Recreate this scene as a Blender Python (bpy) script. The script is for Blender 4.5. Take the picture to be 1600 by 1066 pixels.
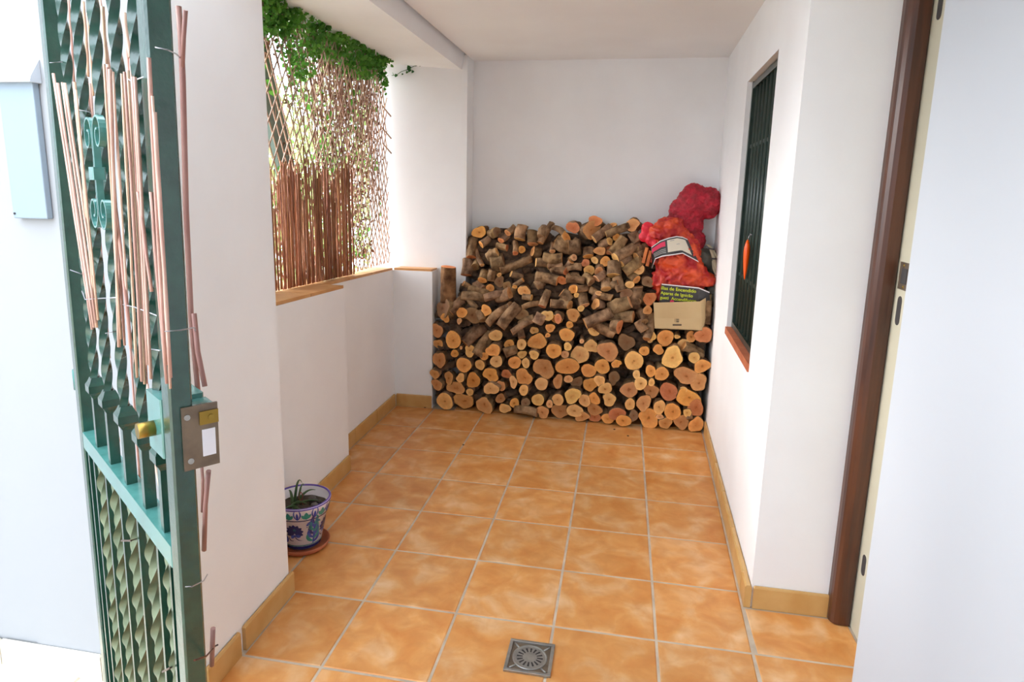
import bpy, bmesh, math, random
from mathutils import Vector, Matrix, noise
random.seed(7)
R = random.random
def U(a, b): return a + (b - a) * random.random()
C = bpy.context.scene.collection
for o in list(bpy.data.objects): bpy.data.objects.remove(o)

# ------------------------------------------------------------------ camera
W_, H_ = 1600.0, 1066.0
CX, CY, CZ = 0.81418, -1.92719, 1.40919
YAW, PIT, ROLL, F_, OX, OY = -0.178832, 0.191271, 0.019648, 1023.88, -16.31, -39.10
_f = Vector((math.sin(YAW) * math.cos(PIT), math.cos(YAW) * math.cos(PIT), -math.sin(PIT)))
_r = Vector((math.cos(YAW), -math.sin(YAW), 0)); _u = _r.cross(_f)
_c, _s = math.cos(ROLL), math.sin(ROLL)
_r, _u = _c * _r + _s * _u, -_s * _r + _c * _u
EYE = Vector((CX, CY, CZ))
cam = bpy.data.cameras.new('camera'); camo = bpy.data.objects.new('camera', cam); C.objects.link(camo)
m = Matrix((_r, _u, -_f)).transposed().to_4x4(); m.translation = EYE
camo.matrix_world = m
cam.sensor_width = 36; cam.lens = 36 * F_ / W_
cam.shift_x = -OX / W_; cam.shift_y = OY / W_
cam.clip_start = 0.02
bpy.context.scene.camera = camo
def ray(u, v): return ((u - 800 - OX) / F_) * _r + ((533 + OY - v) / F_) * _u + _f
def at(u, v, ax, val):                       # point of a real plane (x/y/z = val) seen at a pixel of the photograph
    d = ray(u, v); return EYE + d * ((val - EYE[ax]) / d[ax])
def scale_at(p): return F_ / max((p - EYE).dot(_f), .1)   # pixels per metre at p

# ------------------------------------------------------------------ world, sun, exposure
sc = bpy.context.scene
w = bpy.data.worlds.new('sky'); sc.world = w; w.use_nodes = True
bg = w.node_tree.nodes['Background']
bg.inputs['Color'].default_value = (0.77, 0.88, 1.0, 1); bg.inputs['Strength'].default_value = 2.0
sun = bpy.data.lights.new('sun', 'SUN'); suno = bpy.data.objects.new('sun', sun); C.objects.link(suno)
sun.energy = 2.1; sun.angle = math.radians(34); sun.color = (1.0, 0.96, 0.92)
suno.rotation_euler = Vector((0.95, 0.03, -0.38)).to_track_quat('-Z', 'Y').to_euler()
sc.view_settings.view_transform = 'Standard'; sc.view_settings.look = 'None'
sc.view_settings.gamma = 1; sc.view_settings.use_curve_mapping = False
sc.view_settings.exposure = 1.78

# ------------------------------------------------------------------ materials
def srgb(r, g, b): return tuple(((c / 255) / 12.92 if c <= 10 else (((c / 255) + .055) / 1.055) ** 2.4) for c in (r, g, b)) + (1,)
def mat(name, col, rough=.6, metal=0, col2=None, nscale=6, bump=0, bscale=40, lo=.35, hi=.65, objcol=False, spec=.5, detail=4, coord='Object', stretch=None, trans=0):
    m = bpy.data.materials.new(name); m.use_nodes = True; nt = m.node_tree; n = nt.nodes; L = nt.links
    b = n['Principled BSDF']; b.inputs['Roughness'].default_value = rough; b.inputs['Metallic'].default_value = metal
    b.inputs['Specular IOR Level'].default_value = spec
    tc = n.new('ShaderNodeTexCoord'); vec = tc.outputs[coord]
    if stretch:
        mp = n.new('ShaderNodeMapping'); mp.inputs['Scale'].default_value = stretch; L.new(vec, mp.inputs['Vector']); vec = mp.outputs[0]
    out = None
    if col2 is not None:
        oi = n.new('ShaderNodeObjectInfo')
        ad = n.new('ShaderNodeVectorMath'); ad.operation = 'ADD'
        sc_ = n.new('ShaderNodeVectorMath'); sc_.operation = 'SCALE'; sc_.inputs[3].default_value = 37
        cb = n.new('ShaderNodeCombineXYZ')
        for k in range(3): L.new(oi.outputs['Random'], cb.inputs[k])
        L.new(cb.outputs[0], sc_.inputs[0]); L.new(vec, ad.inputs[0]); L.new(sc_.outputs[0], ad.inputs[1])
        nz = n.new('ShaderNodeTexNoise'); nz.inputs['Scale'].default_value = nscale; nz.inputs['Detail'].default_value = detail
        L.new(ad.outputs[0], nz.inputs['Vector'])
        rp = n.new('ShaderNodeValToRGB'); rp.color_ramp.elements[0].position = lo; rp.color_ramp.elements[1].position = hi
        rp.color_ramp.elements[0].color = col; rp.color_ramp.elements[1].color = col2
        L.new(nz.outputs['Fac'], rp.inputs[0]); out = rp.outputs[0]
    if objcol:
        oi2 = n.new('ShaderNodeObjectInfo'); mx = n.new('ShaderNodeMix'); mx.data_type = 'RGBA'; mx.blend_type = 'MULTIPLY'; mx.inputs[0].default_value = 1
        if out: L.new(out, mx.inputs[6])
        else: mx.inputs[6].default_value = col
        L.new(oi2.outputs['Color'], mx.inputs[7]); out = mx.outputs[2]
    if out: L.new(out, b.inputs['Base Color'])
    else: b.inputs['Base Color'].default_value = col
    if bump:
        n2 = n.new('ShaderNodeTexNoise'); n2.inputs['Scale'].default_value = bscale; n2.inputs['Detail'].default_value = 5; L.new(vec, n2.inputs['Vector'])
        bp = n.new('ShaderNodeBump'); bp.inputs['Strength'].default_value = bump; bp.inputs['Distance'].default_value = .01
        L.new(n2.outputs['Fac'], bp.inputs['Height']); L.new(bp.outputs[0], b.inputs['Normal'])
    if trans:
        b.inputs['Transmission Weight'].default_value = trans
    return m
M = {}
M['plaster'] = mat('plaster', srgb(243, 241, 241), .85, col2=srgb(247, 246, 246), nscale=3, bump=.12, bscale=14, spec=.2)
M['plaster_ceiling'] = mat('plaster_ceiling', srgb(243, 241, 240), .9, col2=srgb(247, 246, 245), nscale=2, bump=.06, bscale=8, spec=.2)
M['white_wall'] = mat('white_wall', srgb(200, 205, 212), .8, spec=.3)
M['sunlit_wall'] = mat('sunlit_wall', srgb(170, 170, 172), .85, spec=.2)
M['grout'] = mat('grout', srgb(208, 190, 168), .95, col2=srgb(184, 166, 146), nscale=14)
M['skirting_lit'] = mat('lit_skirting', srgb(226, 216, 196), .5, col2=srgb(232, 224, 208), nscale=6)  # paled to imitate overexposing light; own colour unknown
M['terracotta_edge'] = mat('glazed_skirting', srgb(196, 148, 84), .35, col2=srgb(212, 172, 112), nscale=9, lo=.3, hi=.7)
M['sill'] = mat('sill_tile', srgb(196, 138, 82), .45, col2=srgb(214, 160, 104), nscale=8)
M['green_paint'] = mat('green_paint', srgb(24, 64, 52), .25, col2=srgb(34, 78, 64), nscale=20, bump=.15, bscale=60, spec=.7)
M['green_lit'] = mat('green_paint_lit', srgb(66, 124, 116), .25, col2=srgb(84, 146, 138), nscale=20, spec=.8)  # same gate green, lightened: light on left-facing parts put into the colour
M['olive_paint'] = mat('olive_paint', srgb(96, 112, 86), .4, col2=srgb(120, 132, 104), nscale=30, bump=.1)
for k_ in ('green_paint', 'green_lit'):
    b_ = M[k_].node_tree.nodes['Principled BSDF']; b_.inputs['Coat Weight'].default_value = .6; b_.inputs['Coat Roughness'].default_value = .2; b_.inputs['Coat IOR'].default_value = 1.4
M['reed'] = mat('willow_reed', srgb(214, 176, 158), .5, col2=srgb(236, 208, 186), nscale=12, objcol=True)
M['dark_metal'] = mat('black_green_iron', srgb(40, 54, 50), .3, col2=srgb(52, 66, 60), nscale=12)
M['steel'] = mat('steel', srgb(150, 150, 146), .4, .9, col2=srgb(176, 174, 168), nscale=25, bump=.2, bscale=80)
M['lock_plate'] = mat('lock_plate', srgb(112, 98, 84), .45, .6, col2=srgb(132, 116, 98), nscale=30)
M['white_metal'] = mat('bright_steel', srgb(236, 234, 240), .3)
M['brass'] = mat('brass', srgb(150, 122, 54), .35, .8)
M['wire'] = mat('wire', srgb(190, 190, 196), .4, .6)
M['brown_wood'] = mat('brown_wood', srgb(66, 36, 24), .3, col2=srgb(92, 52, 32), nscale=5, stretch=(8, 8, .6), spec=.6)
M['cream_metal'] = mat('cream_metal', srgb(196, 190, 168), .5)
M['slot_dark'] = mat('slot_dark', srgb(62, 58, 58), .6)
M['bark'] = mat('bark', srgb(86, 62, 44), .9, col2=srgb(176, 142, 106), nscale=22, bump=.7, bscale=70, objcol=True, lo=.3, hi=.7, stretch=(1, .35, 1), spec=.2)
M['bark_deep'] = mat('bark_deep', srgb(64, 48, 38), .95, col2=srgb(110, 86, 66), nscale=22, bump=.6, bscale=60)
M['wood_raw'] = mat('split_wood', srgb(196, 140, 86), .7, col2=srgb(160, 98, 58), nscale=14, bump=.3, objcol=True)
M['cardboard'] = mat('cardboard', srgb(196, 166, 120), .8, col2=srgb(206, 178, 132), nscale=5)
M['ink'] = mat('printing_ink', srgb(92, 76, 60), .8)
M['crimson'] = mat('crimson_net', srgb(140, 8, 28), .5, col2=srgb(196, 24, 50), nscale=26, bump=.9, bscale=90, detail=8)
M['orange_net'] = mat('orange_net', srgb(176, 20, 26), .5, col2=srgb(226, 84, 40), nscale=13, bump=.6, bscale=50, detail=6, lo=.4, hi=.6)
M['red_net'] = mat('red_net', srgb(206, 14, 40), .45, col2=srgb(234, 40, 60), nscale=22, bump=.5, bscale=70)
M['black_film'] = mat('black_film', srgb(44, 42, 44), .3, col2=srgb(62, 60, 60), nscale=20, spec=.6)
M['paper'] = mat('paper', srgb(226, 216, 196), .8)
M['white_line'] = mat('white_print', srgb(238, 232, 232), .6)
M['pink_print'] = mat('pink_print', srgb(222, 52, 92), .6)
M['yellow_print'] = mat('yellow_print', srgb(214, 226, 44), .6)
M['grey_print'] = mat('grey_print', srgb(166, 166, 162), .6)
M['grey_cloth'] = mat('grey_cloth', srgb(82, 82, 74), .9, col2=srgb(104, 102, 92), nscale=14, bump=.4, bscale=50)
M['strap'] = mat('strap', srgb(176, 164, 138), .8)
M['terracotta'] = mat('terracotta', srgb(178, 96, 62), .7, col2=srgb(196, 116, 78), nscale=12)
M['glaze_white'] = mat('glaze_white', srgb(236, 228, 232), .2, spec=.7)
M['glaze_blue'] = mat('glaze_blue', srgb(44, 58, 150), .2, col2=srgb(66, 92, 176), nscale=30, spec=.7)
M['glaze_navy'] = mat('glaze_navy', srgb(34, 40, 104), .2, spec=.7)
M['glaze_violet'] = mat('glaze_violet', srgb(92, 64, 158), .2, spec=.7)
M['glaze_teal'] = mat('glaze_teal', srgb(40, 140, 128), .2, spec=.7)
M['soil'] = mat('soil', srgb(58, 48, 40), .95, col2=srgb(90, 78, 66), nscale=30, bump=.6)
M['stone'] = mat('stone', srgb(88, 80, 78), .9, col2=srgb(112, 104, 100), nscale=12, bump=.4)
M['aloe'] = mat('aloe_leaf', srgb(60, 88, 50), .5, col2=srgb(88, 110, 66), nscale=14)
M['redstem'] = mat('red_stem', srgb(150, 70, 58), .6)
M['leaf'] = mat('vine_leaf', srgb(66, 124, 40), .5, col2=srgb(120, 176, 70), nscale=9, lo=.3, hi=.7, coord='Object')
M['leaf_dark'] = mat('ivy_leaf', srgb(38, 86, 36), .4, col2=srgb(56, 110, 48), nscale=9)
M['shrub'] = mat('shrub_leaf', srgb(128, 164, 84), .6, col2=srgb(200, 206, 140), nscale=4, lo=.35, hi=.65)
M['dry'] = mat('dry_twig', srgb(100, 68, 50), .8, col2=srgb(148, 106, 80), nscale=9)
M['lattice'] = mat('lattice_stick', srgb(176, 138, 116), .6, col2=srgb(214, 178, 152), nscale=8, objcol=True)
M['heather'] = mat('heather_reed', srgb(146, 90, 62), .8, col2=srgb(190, 134, 96), nscale=10, objcol=True)
M['grey_panel'] = mat('grey_green_board', srgb(118, 138, 130), .6)
M['orange_plastic'] = mat('orange_plastic', srgb(255, 92, 6), .35)
M['glass_dark'] = mat('dark_glass', srgb(14, 22, 22), .15, spec=.5)
M['shutter'] = mat('dark_shutter', srgb(34, 46, 42), .5)
M['pink_flower'] = mat('pink_flower', srgb(214, 120, 180), .6)
M['ground'] = mat('ground', srgb(196, 180, 160), .9, col2=srgb(176, 166, 140), nscale=2)
M['box_blue'] = mat('pale_blue_enamel', srgb(150, 164, 176), .4)

def leaf_translucent(m):
    nt = m.node_tree; b = nt.nodes['Principled BSDF']; out = nt.nodes['Material Output']
    tr = nt.nodes.new('ShaderNodeBsdfTranslucent'); mx = nt.nodes.new('ShaderNodeMixShader'); mx.inputs[0].default_value = .45
    src = b.inputs['Base Color'].links[0].from_socket; nt.links.new(src, tr.inputs[0])
    nt.links.new(b.outputs[0], mx.inputs[1]); nt.links.new(tr.outputs[0], mx.inputs[2]); nt.links.new(mx.outputs[0], out.inputs[0])
for k in ('leaf', 'shrub', 'leaf_dark'): leaf_translucent(M[k])

def tile_mat():
    m = bpy.data.materials.new('rustic_floor_tile'); m.use_nodes = True; nt = m.node_tree; n = nt.nodes; L = nt.links
    b = n['Principled BSDF']; b.inputs['Roughness'].default_value = .42; b.inputs['Specular IOR Level'].default_value = .45
    tc = n.new('ShaderNodeTexCoord'); oi = n.new('ShaderNodeObjectInfo'); cb = n.new('ShaderNodeCombineXYZ')
    ml = n.new('ShaderNodeMath'); ml.operation = 'MULTIPLY'; ml.inputs[1].default_value = 61; L.new(oi.outputs['Random'], ml.inputs[0])
    L.new(ml.outputs[0], cb.inputs[0]); L.new(ml.outputs[0], cb.inputs[2])
    ad = n.new('ShaderNodeVectorMath'); L.new(tc.outputs['Object'], ad.inputs[0]); L.new(cb.outputs[0], ad.inputs[1])
    def nz(scale, detail, dist=0):
        z = n.new('ShaderNodeTexNoise'); z.inputs['Scale'].default_value = scale; z.inputs['Detail'].default_value = detail; z.inputs['Distortion'].default_value = dist
        L.new(ad.outputs[0], z.inputs['Vector']); return z
    a = nz(8.5, 5, .5); r = n.new('ShaderNodeValToRGB'); e = r.color_ramp.elements
    e[0].position = .24; e[0].color = srgb(208, 128, 56); e[1].position = .80; e[1].color = srgb(238, 200, 154)
    x = e.new(.5); x.color = srgb(224, 158, 90)
    L.new(a.outputs['Fac'], r.inputs[0])
    c = nz(14, 6, .6); r2 = n.new('ShaderNodeValToRGB'); r2.color_ramp.elements[0].position = .4; r2.color_ramp.elements[1].position = .72
    r2.color_ramp.elements[0].color = (0, 0, 0, 1); r2.color_ramp.elements[1].color = (.5, .5, .5, 1); L.new(c.outputs['Fac'], r2.inputs[0])
    mx = n.new('ShaderNodeMix'); mx.data_type = 'RGBA'; L.new(r2.outputs[0], mx.inputs[0]); L.new(r.outputs[0], mx.inputs[6]); mx.inputs[7].default_value = srgb(196, 128, 66)
    # slight tile to tile tone
    mr = n.new('ShaderNodeMapRange'); mr.inputs[3].default_value = .9; mr.inputs[4].default_value = 1.06; L.new(oi.outputs['Random'], mr.inputs[0])
    hs = n.new('ShaderNodeHueSaturation'); L.new(mr.outputs[0], hs.inputs['Value']); L.new(mx.outputs[2], hs.inputs['Color'])
    L.new(hs.outputs[0], b.inputs['Base Color'])
    bp = n.new('ShaderNodeBump'); bp.inputs['Strength'].default_value = .12; bp.inputs['Distance'].default_value = .01; L.new(a.outputs['Fac'], bp.inputs['Height']); L.new(bp.outputs[0], b.inputs['Normal'])
    return m
M['tile'] = tile_mat()
M['tile_lit'] = mat('lit_floor_tile', srgb(222, 206, 182), .7, col2=srgb(230, 218, 200), nscale=5)  # strong light on the left floor put into the colour as paleness
def cut_mat():
    m = bpy.data.materials.new('sawn_wood'); m.use_nodes = True; nt = m.node_tree; n = nt.nodes; L = nt.links
    b = n['Principled BSDF']; b.inputs['Roughness'].default_value = .75; b.inputs['Specular IOR Level'].default_value = .2
    uv = n.new('ShaderNodeUVMap'); uv.uv_map = 'rad'; sp = n.new('ShaderNodeSeparateXYZ'); L.new(uv.outputs[0], sp.inputs[0])
    tc = n.new('ShaderNodeTexCoord'); oi = n.new('ShaderNodeObjectInfo')
    nz = n.new('ShaderNodeTexNoise'); nz.inputs['Scale'].default_value = 55; nz.inputs['Detail'].default_value = 4
    ad = n.new('ShaderNodeVectorMath'); L.new(tc.outputs['Object'], ad.inputs[0]); L.new(oi.outputs['Random'], ad.inputs[1]); L.new(ad.outputs[0], nz.inputs['Vector'])
    m1 = n.new('ShaderNodeMath'); m1.operation = 'MULTIPLY_ADD'; m1.inputs[1].default_value = 1.0; L.new(nz.outputs['Fac'], m1.inputs[0])
    sb = n.new('ShaderNodeMath'); sb.operation = 'SUBTRACT'; sb.inputs[1].default_value = .5; L.new(sp.outputs[0], sb.inputs[0]); L.new(sb.outputs[0], m1.inputs[2])
    r = n.new('ShaderNodeValToRGB'); e = r.color_ramp.elements; e[0].position = 0; e[0].color = (.42, .25, .14, 1); e[1].position = 1; e[1].color = (.86, .68, .46, 1)
    for p, c in ((.16, (.74, .5, .32, 1)), (.55, (.80, .62, .44, 1)), (.82, (.88, .70, .50, 1)), (.94, (.98, .82, .58, 1))):
        x = e.new(p); x.color = c
    L.new(m1.outputs[0], r.inputs[0])
    mx = n.new('ShaderNodeMix'); mx.data_type = 'RGBA'; mx.blend_type = 'MULTIPLY'; mx.inputs[0].default_value = 1
    L.new(r.outputs[0], mx.inputs[6]); L.new(oi.outputs['Color'], mx.inputs[7]); L.new(mx.outputs[2], b.inputs['Base Color'])
    bp = n.new('ShaderNodeBump'); bp.inputs['Strength'].default_value = .5; bp.inputs['Distance'].default_value = .004; L.new(nz.outputs['Fac'], bp.inputs['Height']); L.new(bp.outputs[0], b.inputs['Normal'])
    return m
M['cut'] = cut_mat()

# ------------------------------------------------------------------ mesh helpers
class MB:
    def __init__(s): s.v = []; s.f = []; s.sm = []
    def add(s, vs, fs, smooth=False):
        o = len(s.v); s.v += [tuple(p) for p in vs]; s.f += [tuple(i + o for i in f) for f in fs]; s.sm += [smooth] * len(fs); return s
    def hexa(s, c):  # 8 corners: bottom 0-3 ccw, top 4-7
        return s.add(c, [(3, 2, 1, 0), (4, 5, 6, 7), (0, 1, 5, 4), (1, 2, 6, 5), (2, 3, 7, 6), (3, 0, 4, 7)])
    def box(s, x0, x1, y0, y1, z0, z1):
        return s.hexa([(x0, y0, z0), (x1, y0, z0), (x1, y1, z0), (x0, y1, z0), (x0, y0, z1), (x1, y0, z1), (x1, y1, z1), (x0, y1, z1)])
    def bbox(s, x0, x1, y0, y1, z0, z1, b=.003):   # box with chamfered edges
        bm = bmesh.new(); bmesh.ops.create_cube(bm, size=1)
        for v in bm.verts: v.co = Vector(((x0 + x1) / 2 + v.co.x * (x1 - x0), (y0 + y1) / 2 + v.co.y * (y1 - y0), (z0 + z1) / 2 + v.co.z * (z1 - z0)))
        bmesh.ops.bevel(bm, geom=bm.edges[:], offset=b, segments=2, affect='EDGES', profile=.5)
        s.frombm(bm); return s
    def frombm(s, bm, smooth=False):
        bm.verts.ensure_lookup_table(); bm.verts.index_update()
        s.add([v.co.copy() for v in bm.verts], [tuple(v.index for v in f.verts) for f in bm.faces], smooth); bm.free()
    def tube(s, pts, r, n=8, cap=True, smooth=True, rf=None, up=Vector((0, 0, 1)), twist=0):
        pts = [Vector(p) for p in pts]; k = len(pts); vs = []; fs = []
        d0 = (pts[1] - pts[0]).normalized(); a = d0.cross(up)
        if a.length < .05: a = d0.cross(Vector((1, 0, 0)))
        a.normalize()
        for i, p in enumerate(pts):
            d = (pts[min(i + 1, k - 1)] - pts[max(i - 1, 0)]).normalized()
            a = (a - d * a.dot(d)).normalized(); b = d.cross(a)
            rr = (r[i] if isinstance(r, (list, tuple)) else r)
            for j in range(n):
                t = 2 * math.pi * j / n + twist * i; q = rr * (rf(t, i) if rf else 1)
                vs.append(p + a * math.cos(t) * q + b * math.sin(t) * q)
        for i in range(k - 1):
            for j in range(n):
                fs.append((i * n + j, i * n + (j + 1) % n, (i + 1) * n + (j + 1) % n, (i + 1) * n + j))
        s.add(vs, fs, smooth)
        if cap:
            o = len(s.v) - len(vs)
            s.f.append(tuple(o + j for j in range(n))[::-1]); s.sm.append(False)
            s.f.append(tuple(o + (k - 1) * n + j for j in range(n))); s.sm.append(False)
        return s
    def lathe(s, prof, c=(0, 0, 0), n=48, smooth=True):
        vs = []; fs = []
        for (r, z) in prof:
            for j in range(n):
                t = 2 * math.pi * j / n; vs.append((c[0] + r * math.cos(t), c[1] + r * math.sin(t), c[2] + z))
        for i in range(len(prof) - 1):
            for j in range(n): fs.append((i * n + j, i * n + (j + 1) % n, (i + 1) * n + (j + 1) % n, (i + 1) * n + j))
        return s.add(vs, fs, smooth)
    def ball(s, c, r, seg=12, jit=0):
        bm = bmesh.new(); bmesh.ops.create_icosphere(bm, subdivisions=2, radius=1)
        for v in bm.verts:
            k = 1 + jit * (R() - .5); v.co = Vector((c[0] + v.co.x * r[0] * k, c[1] + v.co.y * r[1] * k, c[2] + v.co.z * r[2] * k))
        s.frombm(bm, True); return s
    def mesh(s, name):
        me = bpy.data.meshes.new(name); me.from_pydata(s.v, [], s.f); me.polygons.foreach_set('use_smooth', s.sm); me.update(); return me
    def build(s, name, m, parent=None, origin=None):
        if origin is not None: s.v = [(a - origin[0], b - origin[1], c - origin[2]) for a, b, c in s.v]
        me = s.mesh(name); me.materials.append(m); o = bpy.data.objects.new(name, me); C.objects.link(o)
        if origin is not None: o.location = origin
        if parent: o.parent = parent; 
        if parent and origin is None: pass
        return o
def tag(o, label=None, cat=None, group=None, kind=None):
    if label: o['label'] = label
    if cat: o['category'] = cat
    if group: o['group'] = group
    if kind: o['kind'] = kind
    return o
def empty(name, loc=(0, 0, 0)):
    o = bpy.data.objects.new(name, None); C.objects.link(o); o.location = loc; o.empty_display_size = .05; return o
def part(mb, name, m, root, loc=None):       # mesh given in world coordinates, parented to an unrotated root
    rl = root_loc(root)
    mb.v = [(a - rl[0], b - rl[1], c - rl[2]) for a, b, c in mb.v]
    o = mb.build(name, m, root); return o
def root_loc(o):
    l = Vector(o.location)
    while o.parent: o = o.parent; l += Vector(o.location)
    return l
def struct(mb, name, m, label=None, cat=None):
    o = mb.build(name, m); o['kind'] = 'structure'; return o

# ------------------------------------------------------------------ the setting
def XR(y): return 1.312 + .027 * y          # inner face of the right wall
def XB(y): return 1.288 + .033 * y          # foot of the right skirting
YB, ZC = 2.31, 2.195
XL, XP, XN = -.267, -.484, -.60             # left column, low pier, niche wall faces
def SZ(y): return .962 - .034 * (y - .4)    # top of the low wall

fl = MB(); fl.box(-.95, 2.4, -3.6, 2.42, -.06, -.0018); floor = struct(fl, 'floor', M['grout'])
T = .33; g = .0042
def floor_tile(x0, x1, y0, y1, sl=0.0, m='tile'):
    # x1 may follow the slanting right wall (sl = slope)
    cx, cy = (x0 + x1) / 2, (y0 + y1) / 2
    x0 += g; y0 += g; y1 -= g
    xa, xb = x1 - g + sl * (y0 - cy), x1 - g + sl * (y1 - cy)
    top, bot, mid = .0006 * R(), -.012, -.0016; e = .003
    q = [(x0, y0), (xa, y0), (xb, y1), (x0, y1)]; q2 = [(x0 + e, y0 + e), (xa - e, y0 + e), (xb - e, y1 - e), (x0 + e, y1 - e)]
    vs = [(a - cx, b - cy, bot) for a, b in q] + [(a - cx, b - cy, mid) for a, b in q] + [(a - cx, b - cy, top) for a, b in q2]
    fs = [(0, 1, 5, 4), (1, 2, 6, 5), (2, 3, 7, 6), (3, 0, 4, 7), (4, 5, 9, 8), (5, 6, 10, 9), (6, 7, 11, 10), (7, 4, 8, 11), (8, 9, 10, 11)]
    mb = MB(); mb.add(vs, fs); o = mb.build('floor_tile', M[m], floor); o.location = (cx, cy, 0)
for j in range(-6, 6):
    y0, y1 = j * T, (j + 1) * T; yc = (y0 + y1) / 2
    if j >= 5: y1 = 2.0
    lim = XL + .012 if y1 <= .01 else (XP + .012 if yc < .99 else XN + .012)
    if y1 < -.32: lim = -.95
    for i in range(-3, 4):
        x0, x1 = i * T, (i + 1) * T
        if x1 <= lim + .01: continue
        x0 = max(x0, lim)
        if i == 3: floor_tile(x0, XB(yc) - .003, y0, y1, .033)
        else: floor_tile(x0, x1, y0, y1, m='tile_lit' if x1 < -.3 and y1 < -.3 else 'tile')
    if y1 <= .01 or j == 0:
        ye = y1 if j < 0 else .236
        floor_tile(XB(yc) + .003, 1.628, y0, ye)
        if j <= -2: floor_tile(1.628, 1.96, y0, y1)
    if j == 5:
        for i in range(-1, 4): floor_tile(max(i * T, -.2), min((i + 1) * T, XR(2.1) - .01), 2.0, 2.3)

gm = MB(); gm.box(-9, 9, -14, -3.6, -.07, -.01); gm.box(-9, -.95, -3.6, 9, -.07, -.01); struct(gm, 'ground', M['ground'])
# low left walls and column
lw = MB()
lw.box(-.80, XL, -.495, -.02, -.01, 2.6)                                   # column block
struct(lw, 'wall_left', M['plaster'])
pw = MB()
pw.hexa([(-.80, -.02, -.01), (XP, -.02, -.01), (XP, 1.0, -.01), (-.80, 1.0, -.01), (-.80, -.02, SZ(0) - .014), (XP, -.02, SZ(0) - .014), (XP, 1.0, SZ(1) - .014), (-.80, 1.0, SZ(1) - .014)])
pw.hexa([(-.80, 1.0, -.01), (XN, 1.0, -.01), (XN, 2.01, -.01), (-.80, 2.01, -.01), (-.80, 1.0, SZ(1) - .014), (XN, 1.0, SZ(1) - .014), (XN, 2.01, SZ(2.01) - .014), (-.80, 2.01, SZ(2.01) - .014)])
pw.box(-.80, -.345, 2.01, 2.145, -.01, SZ(2.01) - .014)
struct(pw, 'wall_left', M['plaster'])
# sill tiles on the low wall
sr = MB(); sr.box(-.80, -.79, .0, 2.0, .88, .885); sillo = tag(empty('sill', (-.64, 0, .95)), kind='structure')
def sill_piece(x0, x1, y0, y1):
    mb = MB(); t = .014; mb.hexa([(x0, y0, SZ(y0) - t), (x1, y0, SZ(y0) - t), (x1, y1, SZ(y1) - t), (x0, y1, SZ(y1) - t), (x0, y0, SZ(y0)), (x1, y0, SZ(y0)), (x1, y1, SZ(y1)), (x0, y1, SZ(y1))]); return part(mb, 'sill_tile', M['sill'], sillo)
for y0, y1 in ((-.018, .33), (.333, .66), (.663, .997)): sill_piece(-.80, XP - .004, y0, y1)
for y0, y1 in ((1.0, 1.33), (1.333, 1.66), (1.663, 2.01)): sill_piece(-.80, XN - .004, y0, y1)
sill_piece(-.597, -.35, 2.014, 2.139)
# pillar, back wall, beam, ceiling
pl = MB(); pl.box(-.80, -.197, 2.14, 2.5, -.01, 2.15); struct(pl, 'wall_left', M['plaster'])
bw = MB(); bw.box(-.195, 1.75, YB, YB + .15, -.01, 2.35); struct(bw, 'wall_back', M['plaster'])
sp = MB(); sp.box(-.197, -.160, 2.14, YB, -.01, 2.20); struct(sp, 'wall_left', M['plaster'])
be = MB(); be.hexa([(-.82, -.45, 2.15), (-.60, -.45, 2.15), (-.60, 2.5, 2.15), (-.82, 2.5, 2.15), (-.82, -.45, 2.4), (-.60, -.45, 2.4), (-.60, 2.5, 2.4), (-.82, 2.5, 2.4)])
be.hexa([(-.60, -.45, 2.15), (-.195, -.45, 2.115), (-.195, 2.31, 2.115), (-.60, 2.31, 2.15), (-.60, -.45, 2.4), (-.155, -.45, 2.4), (-.155, 2.31, 2.4), (-.60, 2.31, 2.4)])
struct(be, 'trim_1', M['plaster'])
ce = MB(); ce.box(-.16, 1.9, -.25, 2.45, ZC, 2.4); ce.box(.10, 1.9, -2.9, -.25, 2.25, 2.45); struct(ce, 'ceiling', M['plaster_ceiling'])  # second slab: unseen roof added over the camera to cut sky light
# right wall with window opening (follows the slightly slanting line)
WY0, WY1, WZ0, WZ1 = .700, 1.435, .752, 1.922
rw = MB()
def rblock(y0, y1, z0, z1, th=.26): rw.hexa([(XR(y0), y0, z0), (XR(y0) + th, y0, z0), (XR(y1) + th, y1, z0), (XR(y1), y1, z0), (XR(y0), y0, z1), (XR(y0) + th, y0, z1), (XR(y1) + th, y1, z1), (XR(y1), y1, z1)])
rblock(.249, WY0, -.01, 2.3); rblock(WY1, YB, -.01, 2.3); rblock(WY0, WY1, -.01, WZ0); rblock(WY0, WY1, WZ1, 2.3)
struct(rw, 'wall_right', M['plaster'])
rr = MB(); rr.box(XR(.249) + .26, 1.95, .249, .5, -.01, 2.4); struct(rr, 'wall_right', M['plaster'])
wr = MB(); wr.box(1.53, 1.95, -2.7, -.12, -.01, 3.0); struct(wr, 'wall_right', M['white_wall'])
hb = MB(); hb.box(-.2, 2.2, -2.9, -2.7, -.01, 3.2); struct(hb, 'wall_blocker_behind', M['white_wall'])  # unseen wall added behind the camera to block sky light
gw = MB(); gw.box(-2.5, -2.35, -2.9, -.495, -.01, 3.0); struct(gw, 'wall_blocker_left', M['sunlit_wall'])  # unseen wall added out of view at left, blocks sun and sky
# left sunlit wall in front
wf = MB(); wf.box(-5, -.80, -.495, -.30, -.01, 2.6); wf.box(-.80, XL, -.5005, -.4955, -.01, 2.6); struct(wf, 'wall_front', M['sunlit_wall'])
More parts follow.
